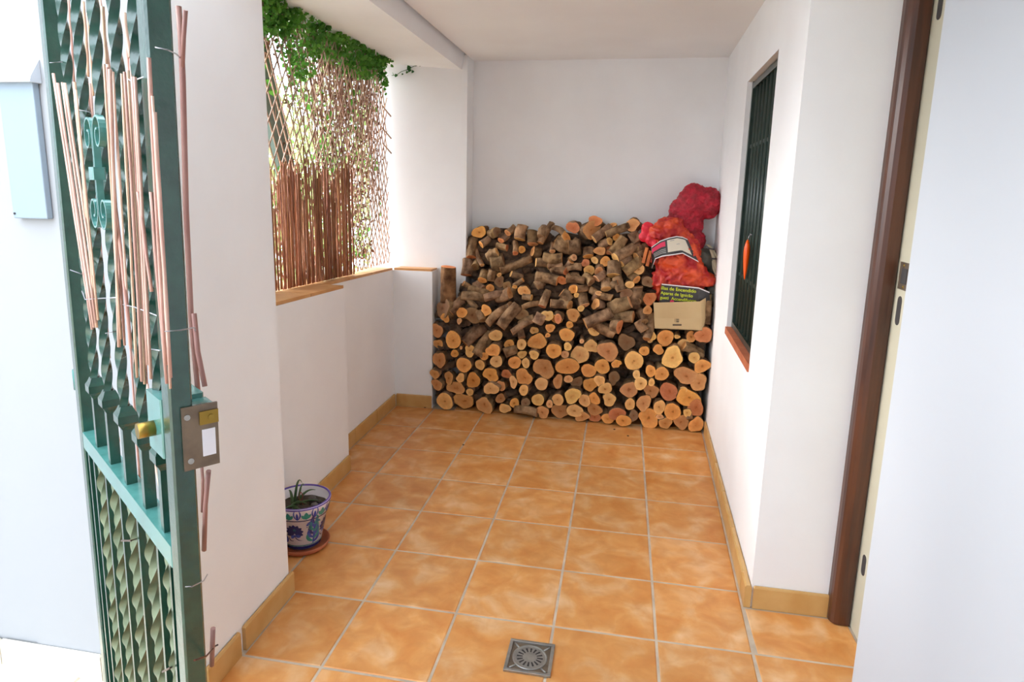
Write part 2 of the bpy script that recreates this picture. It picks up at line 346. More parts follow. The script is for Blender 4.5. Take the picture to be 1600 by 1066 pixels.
# skirting
def skirting(name, pieces, m='terracotta_edge'):
    root = tag(empty(name), kind='structure')
    for q, h in pieces:
        mb = MB(); mb.hexa([(a, b, 0.0) for a, b in q] + [(a, b, h - .006) for a, b in q])
        cx = sum(a for a, b in q) / 4; cy = sum(b for a, b in q) / 4
        k = .86
        o2 = [(cx + (a - cx) * 1, cy + (b - cy) * 1) for a, b in q]
        e = .0025
        mb2 = [(a, b, h - .006) for a, b in q] + [(cx + (a - cx) * .97 if abs(a - cx) > .02 else cx + (a - cx) * .55, cy + (b - cy) * .97 if abs(b - cy) > .02 else cy + (b - cy) * .55, h) for a, b in q]
        mb.hexa(mb2); part(mb, 'skirting_tile', M[m], root)
    return root
H = .082
ps = []
for j in range(1, 6):
    y0, y1 = max(j * T - .001, .249 if j == 1 else 0), min((j + 1) * T - .005, 1.93)
    if j == 1: y0 = .333
    ps.append(([(XB(y0), y0), (XR(y0) - .0005, y0), (XR(y1) - .0005, y1), (XB(y1), y1)], H))
ps.append(([(XB(.240), .240), (XR(.249) - .0005, .240), (XR(.328) - .0005, .328), (XB(.328), .328)], H))
skirting('baseboard_right', ps)
skirting('baseboard_return', [([(XR(.249) + .006, .237), (1.572, .237), (1.572, .2488), (XR(.249) + .006, .2488)], H)])
ps = []
for j in range(-2, 0):
    y0, y1 = max(j * T + .02, -.494), (j + 1) * T - .02 + .018
    ps.append(([(XL + .0005, y0), (XL + .0125, y0), (XL + .0125, y1 - .003), (XL + .0005, y1 - .003)], H))
for j in range(0, 3): ps.append(([(XP + .0005, j * T + .002), (XP + .0125, j * T + .002), (XP + .0125, (j + 1) * T), (XP + .0005, (j + 1) * T)], H))
for j in range(3, 6): ps.append(([(XN + .0005, j * T + .014), (XN + .0125, j * T + .014), (XN + .0125, (j + 1) * T + .01), (XN + .0005, (j + 1) * T + .01)], H))
skirting('baseboard_left', ps)
skirting('baseboard_back', [([(XN + .014, 1.998), (-.348, 1.998), (-.348, 2.0095), (XN + .014, 2.0095)], H)])
skirting('baseboard_front', [([(-5 + k * .34, -.512), (-5 + k * .34 + .336, -.512), (-5 + k * .34 + .336, -.501), (-5 + k * .34, -.501)], H) for k in range(9, 13)] + [([(-.58, -.512), (-.2675, -.512), (-.2675, -.501), (-.58, -.501)], H)], 'skirting_lit')

# window in the right wall
win = tag(empty('window_1', (XR(1.07) + .12, 1.07, 1.33)), kind='structure')
d = .13
def wq(mb, y0, y1, z0, z1, d0, d1): mb.hexa([(XR(y0) + d0, y0, z0), (XR(y0) + d1, y0, z0), (XR(y1) + d1, y1, z0), (XR(y1) + d0, y1, z0), (XR(y0) + d0, y0, z1), (XR(y0) + d1, y0, z1), (XR(y1) + d1, y1, z1), (XR(y1) + d0, y1, z1)]); return mb
fm = MB()
for y0, y1, z0, z1 in ((WY0, WY0 + .05, WZ0, WZ1), (WY1 - .05, WY1, WZ0, WZ1), (WY0 + .05, WY1 - .05, WZ0, WZ0 + .05), (WY0 + .05, WY1 - .05, WZ1 - .05, WZ1), (1.045, 1.09, WZ0 + .05, WZ1 - .05)): wq(fm, y0, y1, z0, z1, d, d + .05)
part(fm, 'window_frame', M['shutter'], win)
for y0, y1 in ((WY0 + .05, 1.045), (1.09, WY1 - .05)): part(wq(MB(), y0, y1, WZ0 + .05, WZ1 - .05, d + .02, d + .026), 'pane', M['glass_dark'], win)
part(wq(MB(), WY0, WY1, WZ0, WZ1, .245, .25), 'window_blind', M['shutter'], win)
sl_ = MB(); wq(sl_, WY0 - .004, WY1, WZ0 - .03, WZ0 + .004, -.006, .12); o = part(sl_, 'window_sill', M['terracotta'], win)
# iron grille over the window
gr = tag(empty('window_grille', (XR(1.07) + .02, 1.07, WZ0)), 'dark green iron grille of upright bars set in the window of the right wall', 'grille')
d0 = .022
for y0, y1, z0, z1 in ((WY0 + .004, WY0 + .03, WZ0 + .004, WZ1 - .002), (WY1 - .03, WY1 - .004, WZ0 + .004, WZ1 - .002)): part(wq(MB(), y0, y1, z0, z1, d0, d0 + .028), 'frame_post', M['dark_metal'], gr)
for z in (WZ0 + .008, WZ1 - .034): part(wq(MB(), WY0 + .03, WY1 - .03, z, z + .026, d0, d0 + .028), 'rail', M['dark_metal'], gr)
for z in (1.02, 1.62): part(wq(MB(), WY0 + .03, WY1 - .03, z, z + .016, d0 + .010, d0 + .018), 'rail', M['dark_metal'], gr)
nb = 7
for k in range(nb):
    y = WY0 + .03 + (WY1 - WY0 - .06) * (k + 1) / (nb + 1)
    mb = MB(); mb.tube([(XR(y) + d0 + .013, y, WZ0 + .03), (XR(y) + d0 + .013, y, WZ1 - .03)], .0105, 4, twist=0); part(mb, 'bar', M['dark_metal'], gr)
# orange ornament hanging on the grille
p0 = Vector((XR(1.05) + .006, 1.05, 1.215))
orn = tag(empty('hanging_ornament', p0), 'bright orange carrot shaped ornament hanging from the bars of the window grille', 'ornament')
mb = MB(); pts = [p0 + Vector((0, -.0005 * k * k * .12, -.017 * k)) for k in range(11)]
rs = [.004, .009, .0125, .0135, .013, .012, .0105, .009, .0072, .005, .0025]
mb.tube(pts, rs, 10); part(mb, 'body', M['orange_plastic'], orn)
mb = MB(); mb.tube([p0 + Vector((0, 0, 0)), p0 + Vector((.004, 0, .018)), p0 + Vector((.012, 0, .024))], .0016, 6); mb.tube([p0 + Vector((.010, -.022, .024)), p0 + Vector((.010, .022, .024))], .0016, 6); part(mb, 'wire_hook', M['wire'], orn)

# door frame (right)
df = tag(empty('door_1', (1.60, .22, 0)), kind='structure')
mb = MB()
prof = [(1.566, .2485), (1.566, .226), (1.569, .213), (1.577, .203), (1.590, .198), (1.612, .198), (1.624, .2), (1.6295, .206), (1.6295, .2485)]
vs = [(a, b, .004) for a, b in prof] + [(a, b, 2.6) for a, b in prof]; n_ = len(prof)
mb.add(vs, [(i, (i + 1) % n_, n_ + (i + 1) % n_, n_ + i) for i in range(n_)] + [tuple(range(n_))[::-1], tuple(range(n_, 2 * n_))]); part(mb, 'casing', M['brown_wood'], df)
mb = MB(); mb.box(1.630, 1.70, -.10, .2485, .002, 2.6); jm = part(mb, 'jamb', M['cream_metal'], df)
mb = MB(); mb.box(1.628, 1.6305, -.10, .203, .0, .006)
def slot(z0, z1, y0=.148, y1=.176):
    mb = MB(); n_ = 8; r = (y1 - y0) / 2; pts = []
    for k in range(n_ + 1): t = math.pi * k / n_; pts.append(((y0 + y1) / 2 + r * math.cos(t), z1 - r + r * math.sin(t)))
    for k in range(n_ + 1): t = math.pi + math.pi * k / n_; pts.append(((y0 + y1) / 2 + r * math.cos(t), z0 + r + r * math.sin(t)))
    q = len(pts); mb.add([(1.6285, a, b) for a, b in pts] + [(1.6303, a, b) for a, b in pts], [tuple(range(q)), ] + [(i, (i + 1) % q, q + (i + 1) % q, q + i) for i in range(q)])
    return part(mb, 'bolt_slot', M['slot_dark'], df)
slot(1.035, 1.122); slot(.215, .285); slot(1.885, 1.97)
mb = MB(); mb.box(1.627, 1.6303, .118, .186, 1.142, 1.222); lp = part(mb, 'strike_plate', M['lock_plate'], df); tag(lp, 'dark metal strike plate on the cream jamb')
mb = MB(); mb.box(1.6255, 1.6272, .130, .168, 1.16, 1.205); part(mb, 'strike_recess', M['slot_dark'], df)
mb = MB(); mb.ball((1.6265, .158, 1.213), (.002, .0045, .0045)); mb.ball((1.6265, .146, 1.151), (.002, .0045, .0045)); part(mb, 'screw', M['brass'], df)

# ------------------------------------------------------------------ letter box on the sunlit wall
lb = tag(empty('letter_box', (-.72, -.52, 1.5)), 'pale blue-white metal box with an overhanging lid on the sunlit wall left of the gate', 'letter box')
mb = MB(); lx = at(21, 342, 1, -.52).x; rx_ = at(74, 342, 1, -.52).x; zb_ = at(50, 342, 1, -.52).z; zt_ = at(45, 122, 1, -.52).z; mb.bbox(lx, rx_, -.52, -.5015, zb_, zt_, .003); part(mb, 'body', M['box_blue'], lb)
mb = MB(); mb.hexa([(lx - .01, -.535, zt_ - .01), (rx_ + .008, -.535, zt_ - .01), (rx_ + .008, -.5015, zt_ - .01), (lx - .01, -.5015, zt_ - .01), (lx - .01, -.53, zt_ + .004), (rx_ + .008, -.53, zt_ + .004), (rx_ + .008, -.5015, zt_ + .045), (lx - .01, -.5015, zt_ + .045)]); part(mb, 'lid', M['white_wall'], lb)
mb = MB(); mb.ball((lx + .006, -.521, zb_ + .012), (.003, .002, .003)); part(mb, 'screw', M['slot_dark'], lb)

# ------------------------------------------------------------------ wrought iron gate, open towards us
GA = Vector((-.220, -.818, 0)); GD = Vector((.7992, -.6011, 0)); GN = Vector((-.6011, -.7992, 0)); SH = .060
def G(s, z, n=0): return GA + GD * (s + SH * (z - 1)) + GN * n + Vector((0, 0, z))
def gplane(u, v, n=0):
    d = ray(u, v); o = GA + GN * n; t = (o - EYE).dot(GN) / Vector((d.x, d.y, 0)).dot(GN); return EYE + d * t
def gbox(mb, s0, s1, n0, n1, z0, z1, ch=0):
    if not ch: return mb.hexa([G(s0, z0, n0), G(s0, z0, n1), G(s1, z0, n1), G(s1, z0, n0), G(s0, z1, n0), G(s0, z1, n1), G(s1, z1, n1), G(s1, z1, n0)])
    q = [(s0 + ch, n0), (s0, n0 + ch), (s0, n1 - ch), (s0 + ch, n1), (s1 - ch, n1), (s1, n1 - ch), (s1, n0 + ch), (s1 - ch, n0)]
    vs = [G(a, z0, b) for a, b in q] + [G(a, z1, b) for a, b in q]
    return mb.add(vs, [tuple(range(8))[::-1], tuple(range(8, 16))] + [(i, (i + 1) % 8, 8 + (i + 1) % 8, 8 + i) for i in range(8)])
gate = tag(empty('gate', G(.54, .03)), 'open green wrought iron gate with twisted bars, lock and tied willow reeds at the left', 'gate')
part(gbox(MB(), .507, .543, -.018, .013, .03, 2.25, .003), 'stile', M['green_paint'], gate)
part(gbox(MB(), -.148, -.112, -.018, .013, .03, 2.25, .003), 'stile', M['green_paint'], gate)
part(gbox(MB(), -.112, .507, -.018, .013, .834, .870, .002), 'cross_rail', M['green_lit'], gate)
part(gbox(MB(), -.112, .507, -.018, .013, 2.20, 2.245, .002), 'cross_rail', M['green_lit'], gate)
part(gbox(MB(), -.112, .507, -.018, .013, .08, .118, .002), 'cross_rail', M['green_lit'], gate)
def twisted(mb, s, z0_, z1_, ra, rb, rate, n=0.0, dz=.0045):
    # square bar twisted about its own axis; every one of the four faces is a strip with its own vertices (sharp arrises, smooth along)
    k = int(abs(z1_ - z0_) / dz)
    for f in range(4):
        vs = []; fs = []
        for i in range(k + 1):
            z = z0_ + (z1_ - z0_) * i / k; t = -rate * abs(z - z0_) * (1 if z1_ > z0_ else -1)
            for e in (f, f + .5, f + 1):
                a = t + e * math.pi / 2; q = (ra if e % 2 == 0 else rb) if e == int(e) else None
                if q is None:
                    q0, q1 = ((ra, rb) if f % 2 == 0 else (rb, ra)); p = [(q0 * math.cos(t + f * math.pi / 2) + q1 * math.cos(t + (f + 1) * math.pi / 2)) / 2, (q0 * math.sin(t + f * math.pi / 2) + q1 * math.sin(t + (f + 1) * math.pi / 2)) / 2]
                else: p = [q * math.cos(a), q * math.sin(a)]
                vs.append(G(s + p[0], z, n + p[1]))
        for i in range(k):
            for j in (0, 1): fs.append((i * 3 + j, i * 3 + j + 1, i * 3 + j + 4, i * 3 + j + 3))
        mb.add(vs, fs, True)
for s in (-.002, .110, .2275, .347, .449):
    # upper bar: plain square foot, collar, twisted shaft
    mb = MB(); gbox(mb, s - .008, s + .008, -.010, .008, .870, .985)
    twisted(mb, s, 1.012, 2.20, .0092, .0092, math.pi / 2 / .051)
    b = part(mb, 'twisted_bar', M['green_paint'], gate)
    mb = MB(); q = []
    for z, r in ((.976, .009), (.984, .0125), (.990, .0165), (1.004, .0165), (1.011, .0125), (1.020, .009)):
        q.append([G(s + a * r, z, c * r - .001) for a, c in ((-1, -1), (1, -1), (1, 1), (-1, 1))])
    vs = [p for r_ in q for p in r_]; fs = []
    for i in range(5):
        for j in range(4): fs.append((i * 4 + j, i * 4 + (j + 1) % 4, i * 4 + 4 + (j + 1) % 4, i * 4 + 4 + j))
    fs += [(3, 2, 1, 0), (20, 21, 22, 23)]; mb.add(vs, fs)
    part(mb, 'collar', M['green_paint'], gate)
    # lower bar: tightly twisted flat bar and the plain flat behind it
    mb = MB(); twisted(mb, s + .012, .834, .118, .0118, .0075, math.pi / .078, n=.004)
    part(mb, 'twisted_bar', M['olive_paint'], gate)
for s in (-.085, -.035, .068, .180, .298, .415, .480):
    part(gbox(MB(), s - .005, s + .005, -.022, .010, .118, .834), 'flat_bar', M['green_paint'], gate)
# lock
lk = MB(); gbox(lk, .436, .506, -.045, .015, 1.014, 1.105, .002); lock = part(lk, 'lock_case', M['green_lit'], gate)
mb = MB(); gbox(mb, .5435, .547, -.050, -.001, 1.004, 1.100); fp = part(mb, 'lock_faceplate', M['lock_plate'], gate)
mb = MB(); gbox(mb, .506, .5435, -.047, -.0185, 1.008, 1.098); part(mb, 'lock_case', M['green_lit'], gate)
mb = MB(); gbox(mb, .547, .5485, -.045, -.027, 1.021, 1.062); part(mb, 'latch', M['white_metal'], gate)
mb = MB(); gbox(mb, .547, .5495, -.050, -.024, 1.070, 1.090); part(mb, 'bolt', M['brass'], gate)
mb = MB(); c0 = G(.5495, 1.080, -.040); mb.tube([c0, c0 + GD * .002], .004, 12); part(mb, 'bolt_tip', M['brass'], gate)
mb = MB()
for z, n in ((1.085, -.008), (1.018, -.010)): c0 = G(.547, z, n); mb.tube([c0, c0 + GD * .0015], .0042, 10)
part(mb, 'screw', M['steel'], gate)
mb = MB(); c0 = G(.468, 1.052, .014); mb.tube([c0, c0 + GN * .024], .0115, 20); part(mb, 'lock_cylinder', M['brass'], gate)
mb = MB(); mb.tube([G(-.165, .955, 0), G(-.165, 1.0, 0)], .013, 14); gbox(mb, -.165, -.149, -.006, .006, .96, .995); part(mb, 'hinge', M['green_lit'], gate)
# scroll ornament on the middle bar : flat iron ribbons
def ribbon(mb, pts, wd=.010, th=.0032, off=.011):
    k = len(pts); vs = []; fs = []
    for i, (s, z) in enumerate(pts):
        s0, z0 = pts[max(i - 1, 0)]; s1, z1 = pts[min(i + 1, k - 1)]; d = Vector((s1 - s0, z1 - z0)).normalized(); n = Vector((-d.y, d.x)) * th / 2
        for (a, b) in ((1, 0), (1, 1), (-1, 1), (-1, 0)): vs.append(G(s + n.x * a, z + n.y * a, off + wd * b))
    for i in range(k - 1):
        for j in range(4): fs.append((i * 4 + j, i * 4 + (j + 1) % 4, i * 4 + 4 + (j + 1) % 4, i * 4 + 4 + j))
    fs += [(3, 2, 1, 0), tuple(4 * k - 4 + j for j in range(4))]; mb.add(vs, fs, False)
zc = 1.421; s0 = .2275 + .024
for sx in (-1, 1):
    for sz in (-1, 1):
        pts = [(s0 + sx * .0025, zc + sz * .000), (s0 + sx * .003, zc + sz * .035)]
        for k in range(0, 30):       # outer arc then spiral in
            t = math.pi - k * math.pi * 2 * .62 / 14
            r = .030 * (1 - k / 38)
            pts.append((s0 + sx * (.032 + r * math.cos(t) * .95 * (1 if k > 0 else 1)), zc + sz * (.059 + r * 1.05 * math.sin(t))))
        mb = MB(); ribbon(mb, pts); part(mb, 'scroll', M['green_lit'], gate)
mb = MB(); gbox(mb, s0 - .013, s0 + .013, .008, .027, zc - .010, zc + .010, .002); part(mb, 'scroll_band', M['green_lit'], gate)
# willow reeds tied to the gate, given by two points seen on the gate's plane
def reed(u0, v0, u1, v1, r=.0032, n=-.022, col=None, mid=0, m='reed', name='reed'):
    a, b = gplane(u0, v0, n), gplane(u1, v1, n); c = (a + b) / 2 + GD * mid
    mb = MB(); k = 7; pts = [a.lerp(b, i / k) + (c - (a + b) / 2) * math.sin(math.pi * i / k) + GD * U(-.0012, .0012) for i in range(k + 1)]
    mb.tube(pts, [r * U(.85, 1.1) for _ in pts], 6); o = part(mb, name, M[m], gate)
    o.color = col or random.choice([(1, 1, 1, 1), (.9, .8, .82, 1), (1, .94, .84, 1), (.8, .62, .64, 1)]); return o
RB = [(83, 115, 144, 515), (90, 130, 147, 512), (97, 129, 150, 505), (101, 130, 146, 430), (116, 128, 151, 512), (119, 140, 153, 500),
      (136, 122, 168, 520), (141, 130, 174, 640), (139, 190, 171, 560), (163, 100, 189, 530), (168, 105, 195, 540), (172, 108, 186, 542), (176, 112, 203, 540), (178, 300, 205, 545),
      (190, 115, 214, 590), (195, 112, 222, 596), (200, 110, 226, 600), (204, 80, 229, 600), (208, 120, 231, 570), (211, 120, 236, 592), (199, 60, 203, 120), (194, 20, 204, 90), (206, 12, 212, 110), (216, 300, 237, 456),
      (225, 42, 251, 600), (229, 50, 262, 605), (233, 90, 259, 570), (238, 150, 266, 607), (241, 175, 266, 590), (236, 300, 261, 600), (161, 10, 167, 100), (156, 0, 171, 110), (130, 2, 138, 120), (137, 20, 146, 150), (107, 0, 116, 130),
      (204, 542, 218, 750), (208, 545, 222, 760), (230, 600, 252, 760), (238, 700, 252, 768), (246, 715, 258, 800), (267, 720, 276, 808), (271, 720, 281, 806), (276, 716, 286, 812), (194, 640, 206, 700), (172, 600, 186, 690)]
for q in RB: reed(*q, r=U(.0019, .0028), n=(U(.012, .022) if 80 < q[1] < 320 and (q[0] < 125 or q[0] > 160) else U(-.030, -.016)), mid=U(-.004, .004))
LBR = [(148, 724, 190, 1062), (165, 745, 214, 1062), (170, 760, 222, 1060), (190, 790, 244, 1062), (196, 790, 236, 980), (214, 820, 262, 1062), (222, 830, 270, 1062), (226, 840, 276, 1040), (246, 860, 288, 1062), (250, 866, 284, 960), (256, 868, 292, 1050), (262, 880, 298, 1062)]
for q in LBR: reed(*q, r=U(.0028, .0040), n=U(-.034, -.024), mid=U(-.003, .003))
# thicker stems behind the lock stile
for pts, r in ((((279, 10), (283, 60), (286, 130), (291, 330), (299, 500), (310, 618)), .0040), (((290, 16), (287, 60), (285, 115)), .0030), (((303, 490), (309, 550), (320, 604)), .0038), (((314, 712), (317, 750), (316, 800)), .0024), (((326, 736), (321, 790), (319, 860)), .0038), (((333, 982), (331, 1040)), .0040)):
    mb = MB(); mb.tube([gplane(u, v, -.050) for u, v in pts], r, 7); part(mb, 'stem', M['reed'], gate).color = (.50, .34, .36, 1)
# tying wires
def wire(pts, r=.0009, name='tie_wire', m='wire', n=0):
    ps = [gplane(u, v, nn) for u, v, nn in pts]; mb = MB(); mb.tube(ps, r, 5); part(mb, name, M[m], gate)
wire([(243, 74, .022), (262, 78, .024), (275, 84, -.02), (283, 92, -.06), (284, 96, -.066)])
wire([(78, 98, .023), (95, 97, .022), (99, 96, -.01)]); wire([(117, 166, .01), (124, 172, .016), (140, 175, .014), (142, 178, -.02)])
wire([(195, 121, .01), (206, 127, .018), (226, 120, .012), (238, 118, .0)]); wire([(110, 422, .024), (126, 428, .022), (140, 428, -.02)])
wire([(128, 455, .012), (133, 468, .016), (165, 466, .014), (186, 465, .014)]); wire([(192, 476, .014), (210, 480, .016), (247, 494, .012)])
wire([(258, 518, .022), (282, 516, .022), (304, 512, -.03), (306, 520, -.06)]); wire([(165, 521, .016), (180, 518, .014), (186, 522, -.02)])
wire([(232, 545, .014), (250, 548, .014)]); wire([(290, 917, .022), (300, 917, .022), (318, 908, -.02), (324, 898, -.05)])
wire([(304, 1032, .022), (322, 1026, -.02), (336, 1010, -.06), (340, 1008, -.062)], .0016, m='brown_wood'); wire([(190, 845, .016), (205, 845, .018), (214, 842, .0)], .0018, m='brown_wood'); wire([(254, 1050, .016), (266, 1044, .016), (274, 1038, 0)], .0018, m='brown_wood')

# ------------------------------------------------------------------ lattice screen, reed screen and vine in the left opening
XT = -.665
lat = tag(empty('lattice_screen', (XT, 1.2, .95)), 'expanding diamond lattice of thin willow sticks filling the opening above the low wall', 'trellis')
y0, y1, z0, z1 = .25, 2.11, .93, 2.15; dy, dz = .078, .082
def clip_stick(c, sgn, sl):
    a, b = y0, y1
    if sgn > 0: a = max(a, c); b = min(b, c + (z1 - z0) / sl); za, zb = z0 + (a - c) * sl, z0 + (b - c) * sl
    else: b = min(b, c); a = max(a, c - (z1 - z0) / sl); za, zb = z0 + (c - a) * sl, z0 + (c - b) * sl
    return (a, za, b, zb) if b - a > .02 else None
for sgn, sl, stp in ((1, 1.45, .068), (-1, 2.3, .050)):
    c = (y0 - 1.22 / sl) if sgn > 0 else y0 + .03
    while c < (y1 if sgn > 0 else y1 + 1.22 / sl):
        q = clip_stick(c, sgn, sl)
        if q:
            xo = XT + (.004 if sgn > 0 else -.004); a, za, b, zb = q; n_ = 7
            mb = MB(); ja, jb = U(-.012, .012), U(-.012, .012)
            pts = [(xo + .012 * math.sin(3 * (a + (b - a) * i / n_) + .5) * math.sin(2.2 * (za + (zb - za) * i / n_)), min(2.115, a + (b - a) * i / n_ + U(-.003, .003) + ja * (1 - i / n_) + jb * i / n_), za + (zb - za) * i / n_) for i in range(n_ + 1)]
            mb.tube(pts, .0034, 5); o = part(mb, 'stick', M['lattice'], lat); v_ = U(.62, 1.1); o.color = (v_, v_ * U(.9, 1), v_ * U(.88, 1), 1)
        c += stp * (1 + U(-.12, .12))
# protruding stick ends by the pillar
for k_ in range(3):
    z = 1.62 + .11 * k_ + U(-.03, .03); mb = MB(); mb.tube([(XT, 2.02, z + .06), (XT + .035, 2.085, z)], .0045, 5); part(mb, 'stick', M['lattice'], lat)
# heather / reed screen in front of the lower left part
rs_ = tag(empty('reed_screen', (XT + .02, .9, .96)), 'brown upright reed screen covering the lower left part of the lattice', 'reed screen')
def surf(y): return XT + .016
N = 235
for k in range(N):
    y = .30 + (1.50 - .30) * (k + U(-.5, .5)) / N
    if .62 < y < .72 and R() < .35: continue
    if 1.0 < y < 1.08 and R() < .3: continue
    zt = 1.50 + .05 * math.sin(y * 9) + U(-.05, .05) - (.06 if y < .95 else 0) - (.10 if R() < .15 else 0)
    zb = SZ(y) + .004; x = XT + .010 + U(0, .016); dx = U(-.01, .01)
    mb = MB(); mb.tube([(x, y, zb), (x + U(-.003, .003), y + dx * .5, (zb + zt) / 2), (x, y + dx, zt)], U(.0022, .0040), 4)
    o = part(mb, 'reed', M['heather'], rs_); s = U(.6, 1.25); o.color = (s, s * U(.86, 1.05), s * U(.8, 1.1), 1)
# grey-green board behind the lattice
bd = MB(); bd.hexa([(XT - .06, .60, 2.3), (XT - .05, .60, 2.3), (XT - .05, .72, 2.3), (XT - .06, .72, 2.3)][::1] and [(XT - .13, 1.16, .94), (XT - .10, 1.16, .94), (XT - .10, 1.31, .94), (XT - .13, 1.31, .94), (XT - .13, .70, 2.14), (XT - .10, .70, 2.14), (XT - .10, .85, 2.14), (XT - .13, .85, 2.14)])
tag(bd.build('board', M['grey_panel']), 'grey-green board leaning behind the near end of the lattice', 'board')

def leaf_mesh(mb, p, s, up=None, narrow=.6):
    a = Vector((U(-1, 1), U(-1, 1), U(-1, 1))).normalized(); b = a.cross(Vector((U(-1, 1), U(-1, 1), U(-1, 1)))).normalized(); n = a.cross(b)
    w = s * narrow
    mb.add([p - a * s * .5, p - a * s * .1 + b * w * .5 + n * s * .06, p + a * s * .22 + b * w * .42 + n * s * .05, p + a * s * .55 - n * s * .05, p + a * s * .22 - b * w * .42 + n * s * .05, p - a * s * .1 - b * w * .5 + n * s * .06], [(0, 1, 2, 3), (0, 3, 4, 5)], True)
vine = tag(empty('climbing_vine', (XT, 1.2, 1.0)), 'climbing vine with green leaves and brown dead stems over the top of the lattice', 'vine')
mb = MB()
for k in range(6500):
    y = U(.28, 2.05); t = R() ** 1.5
    dep = .06 + .22 * max(0, noise.noise(Vector((y * 4.5, 2, 5))) + .35) + (.05 if y < 1.0 else 0)
    if noise.noise(Vector((y * 11, t * 3, 8))) < -.12: continue
    p = Vector((XT + U(-.10, .085) * (1 if t < .5 else .5), y, 2.145 - t * dep)); leaf_mesh(mb, p, U(.014, .030), narrow=.8)
for k in range(1900):   # scattered green leaves lower down
    y = U(.28, 2.05); z = U(1.0, 2.05)
    if noise.noise(Vector((y * 5, z * 4, 3))) < .12: continue
    leaf_mesh(mb, Vector((XT + U(-.12, -.01), y, z)), U(.018, .040), narrow=.8)
o = part(mb, 'green_leaves', M['leaf'], vine); o['kind'] = 'stuff'
mb = MB()
for k in range(5200):    # dry leaves
    y = U(.40, 2.06); z = U(.98, 2.08); dens = noise.noise(Vector((y * 3.2, z * 1.6, 9))) + (.55 if 1.25 < y and z > 1.2 else 0) + (.35 if z > 1.75 else 0)
    if y < .95 and z < 1.95: dens -= .6
    if dens < .24: continue
    leaf_mesh(mb, Vector((XT + U(-.10, -.008), y, z)), U(.012, .036), narrow=.5)
o = part(mb, 'dry_leaves', M['dry'], vine); o['kind'] = 'stuff'
for k in range(140):
    y = max(U(.62, 2.05), U(.62, 2.05)); z = 2.12; L = U(.4, 1.1) if y > 1.1 else U(.15, .6); x = XT - U(.02, .08); n_ = 7; dr = U(-.02, .10) if y < 1.3 else U(-.05, .05)
    pts = [Vector((x + U(-.008, .008), y + dr * i / n_ + U(-.012, .012), z - L * i / n_)) for i in range(n_ + 1)]
    mb = MB(); mb.tube(pts, [U(.0016, .0036) * (1 - .5 * i / n_) for i in range(n_ + 1)], 5); part(mb, 'dry_stem', M['dry'], vine)
# ivy tendril creeping over the pillar
iv = tag(empty('ivy_tendril', at(620, 115, 1, 2.13)), 'thin ivy tendril with small leaves creeping along the top of the white pillar', 'ivy')
tp = [(612, 118), (620, 117), (627, 112), (636, 109), (644, 105), (652, 101), (660, 97), (667, 95)]
mb = MB(); mb.tube([at(u, v, 1, 2.132) for u, v in tp], .0018, 5); part(mb, 'stem', M['leaf_dark'], iv)
for u, v, s in ((619, 118, .020), (629, 116, .012), (639, 106, .028), (640, 110, .022), (645, 112, .018), (651, 101, .022), (658, 100, .028), (661, 98, .022), (664, 96, .018), (668, 95, .014), (636, 113, .016)):
    p = at(u, v, 1, 2.128); mb = MB(); n_ = 9; vs = [p + Vector((0, -.004, 0))]
    for j in range(n_): t = 2 * math.pi * j / n_; r = s * .5 * (1 + .25 * math.cos(3 * t)); vs.append(p + Vector((r * math.cos(t), -.002 + .003 * math.sin(t), r * math.sin(t))))
    mb.add(vs, [(0, 1 + j, 1 + (j + 1) % n_) for j in range(n_)], True); part(mb, 'leaf', M['leaf_dark'], iv)
# garden shrubs beyond the opening
def shrub(cx, cy, cz, rx, ry, rz, n, m, label, s=(.03, .07)):
    root = tag(empty('shrub', (cx, cy, 0)), label, 'shrub', 'shrubs in the garden beyond the lattice')
    mb = MB(); mb.tube([(cx, cy, -.01), (cx + .03, cy, cz * .5), (cx, cy + .02, cz)], [.03, .022, .01], 7)
    for k in range(6): mb.tube([(cx, cy, cz * U(.3, .8)), (cx + rx * U(-.8, .8), cy + ry * U(-.8, .8), cz + rz * U(-.2, .8))], [.012, .004], 5)
    part(mb, 'stem', M['dry'], root); mb = MB()
    for k in range(n):
        v = Vector((random.gauss(0, 1), random.gauss(0, 1), random.gauss(0, 1))).normalized() * R() ** .4
        leaf_mesh(mb, Vector((cx + v.x * rx, cy + v.y * ry, max(.1, cz + v.z * rz))), U(*s))
    o = part(mb, 'foliage', M[m], root); o['kind'] = 'stuff'
shrub(-2.0, 2.9, 1.30, .5, .8, .90, 3600, 'shrub', 'pale green garden shrub seen through the left of the lattice')
shrub(-2.1, 4.4, 1.5, .6, 1.0, 1.2, 4200, 'shrub', 'yellow green garden shrub seen through the middle of the lattice')
shrub(-1.9, 6.2, 1.0, .5, .8, 1.0, 3200, 'leaf', 'green garden shrub seen through the lattice beside the pillar')

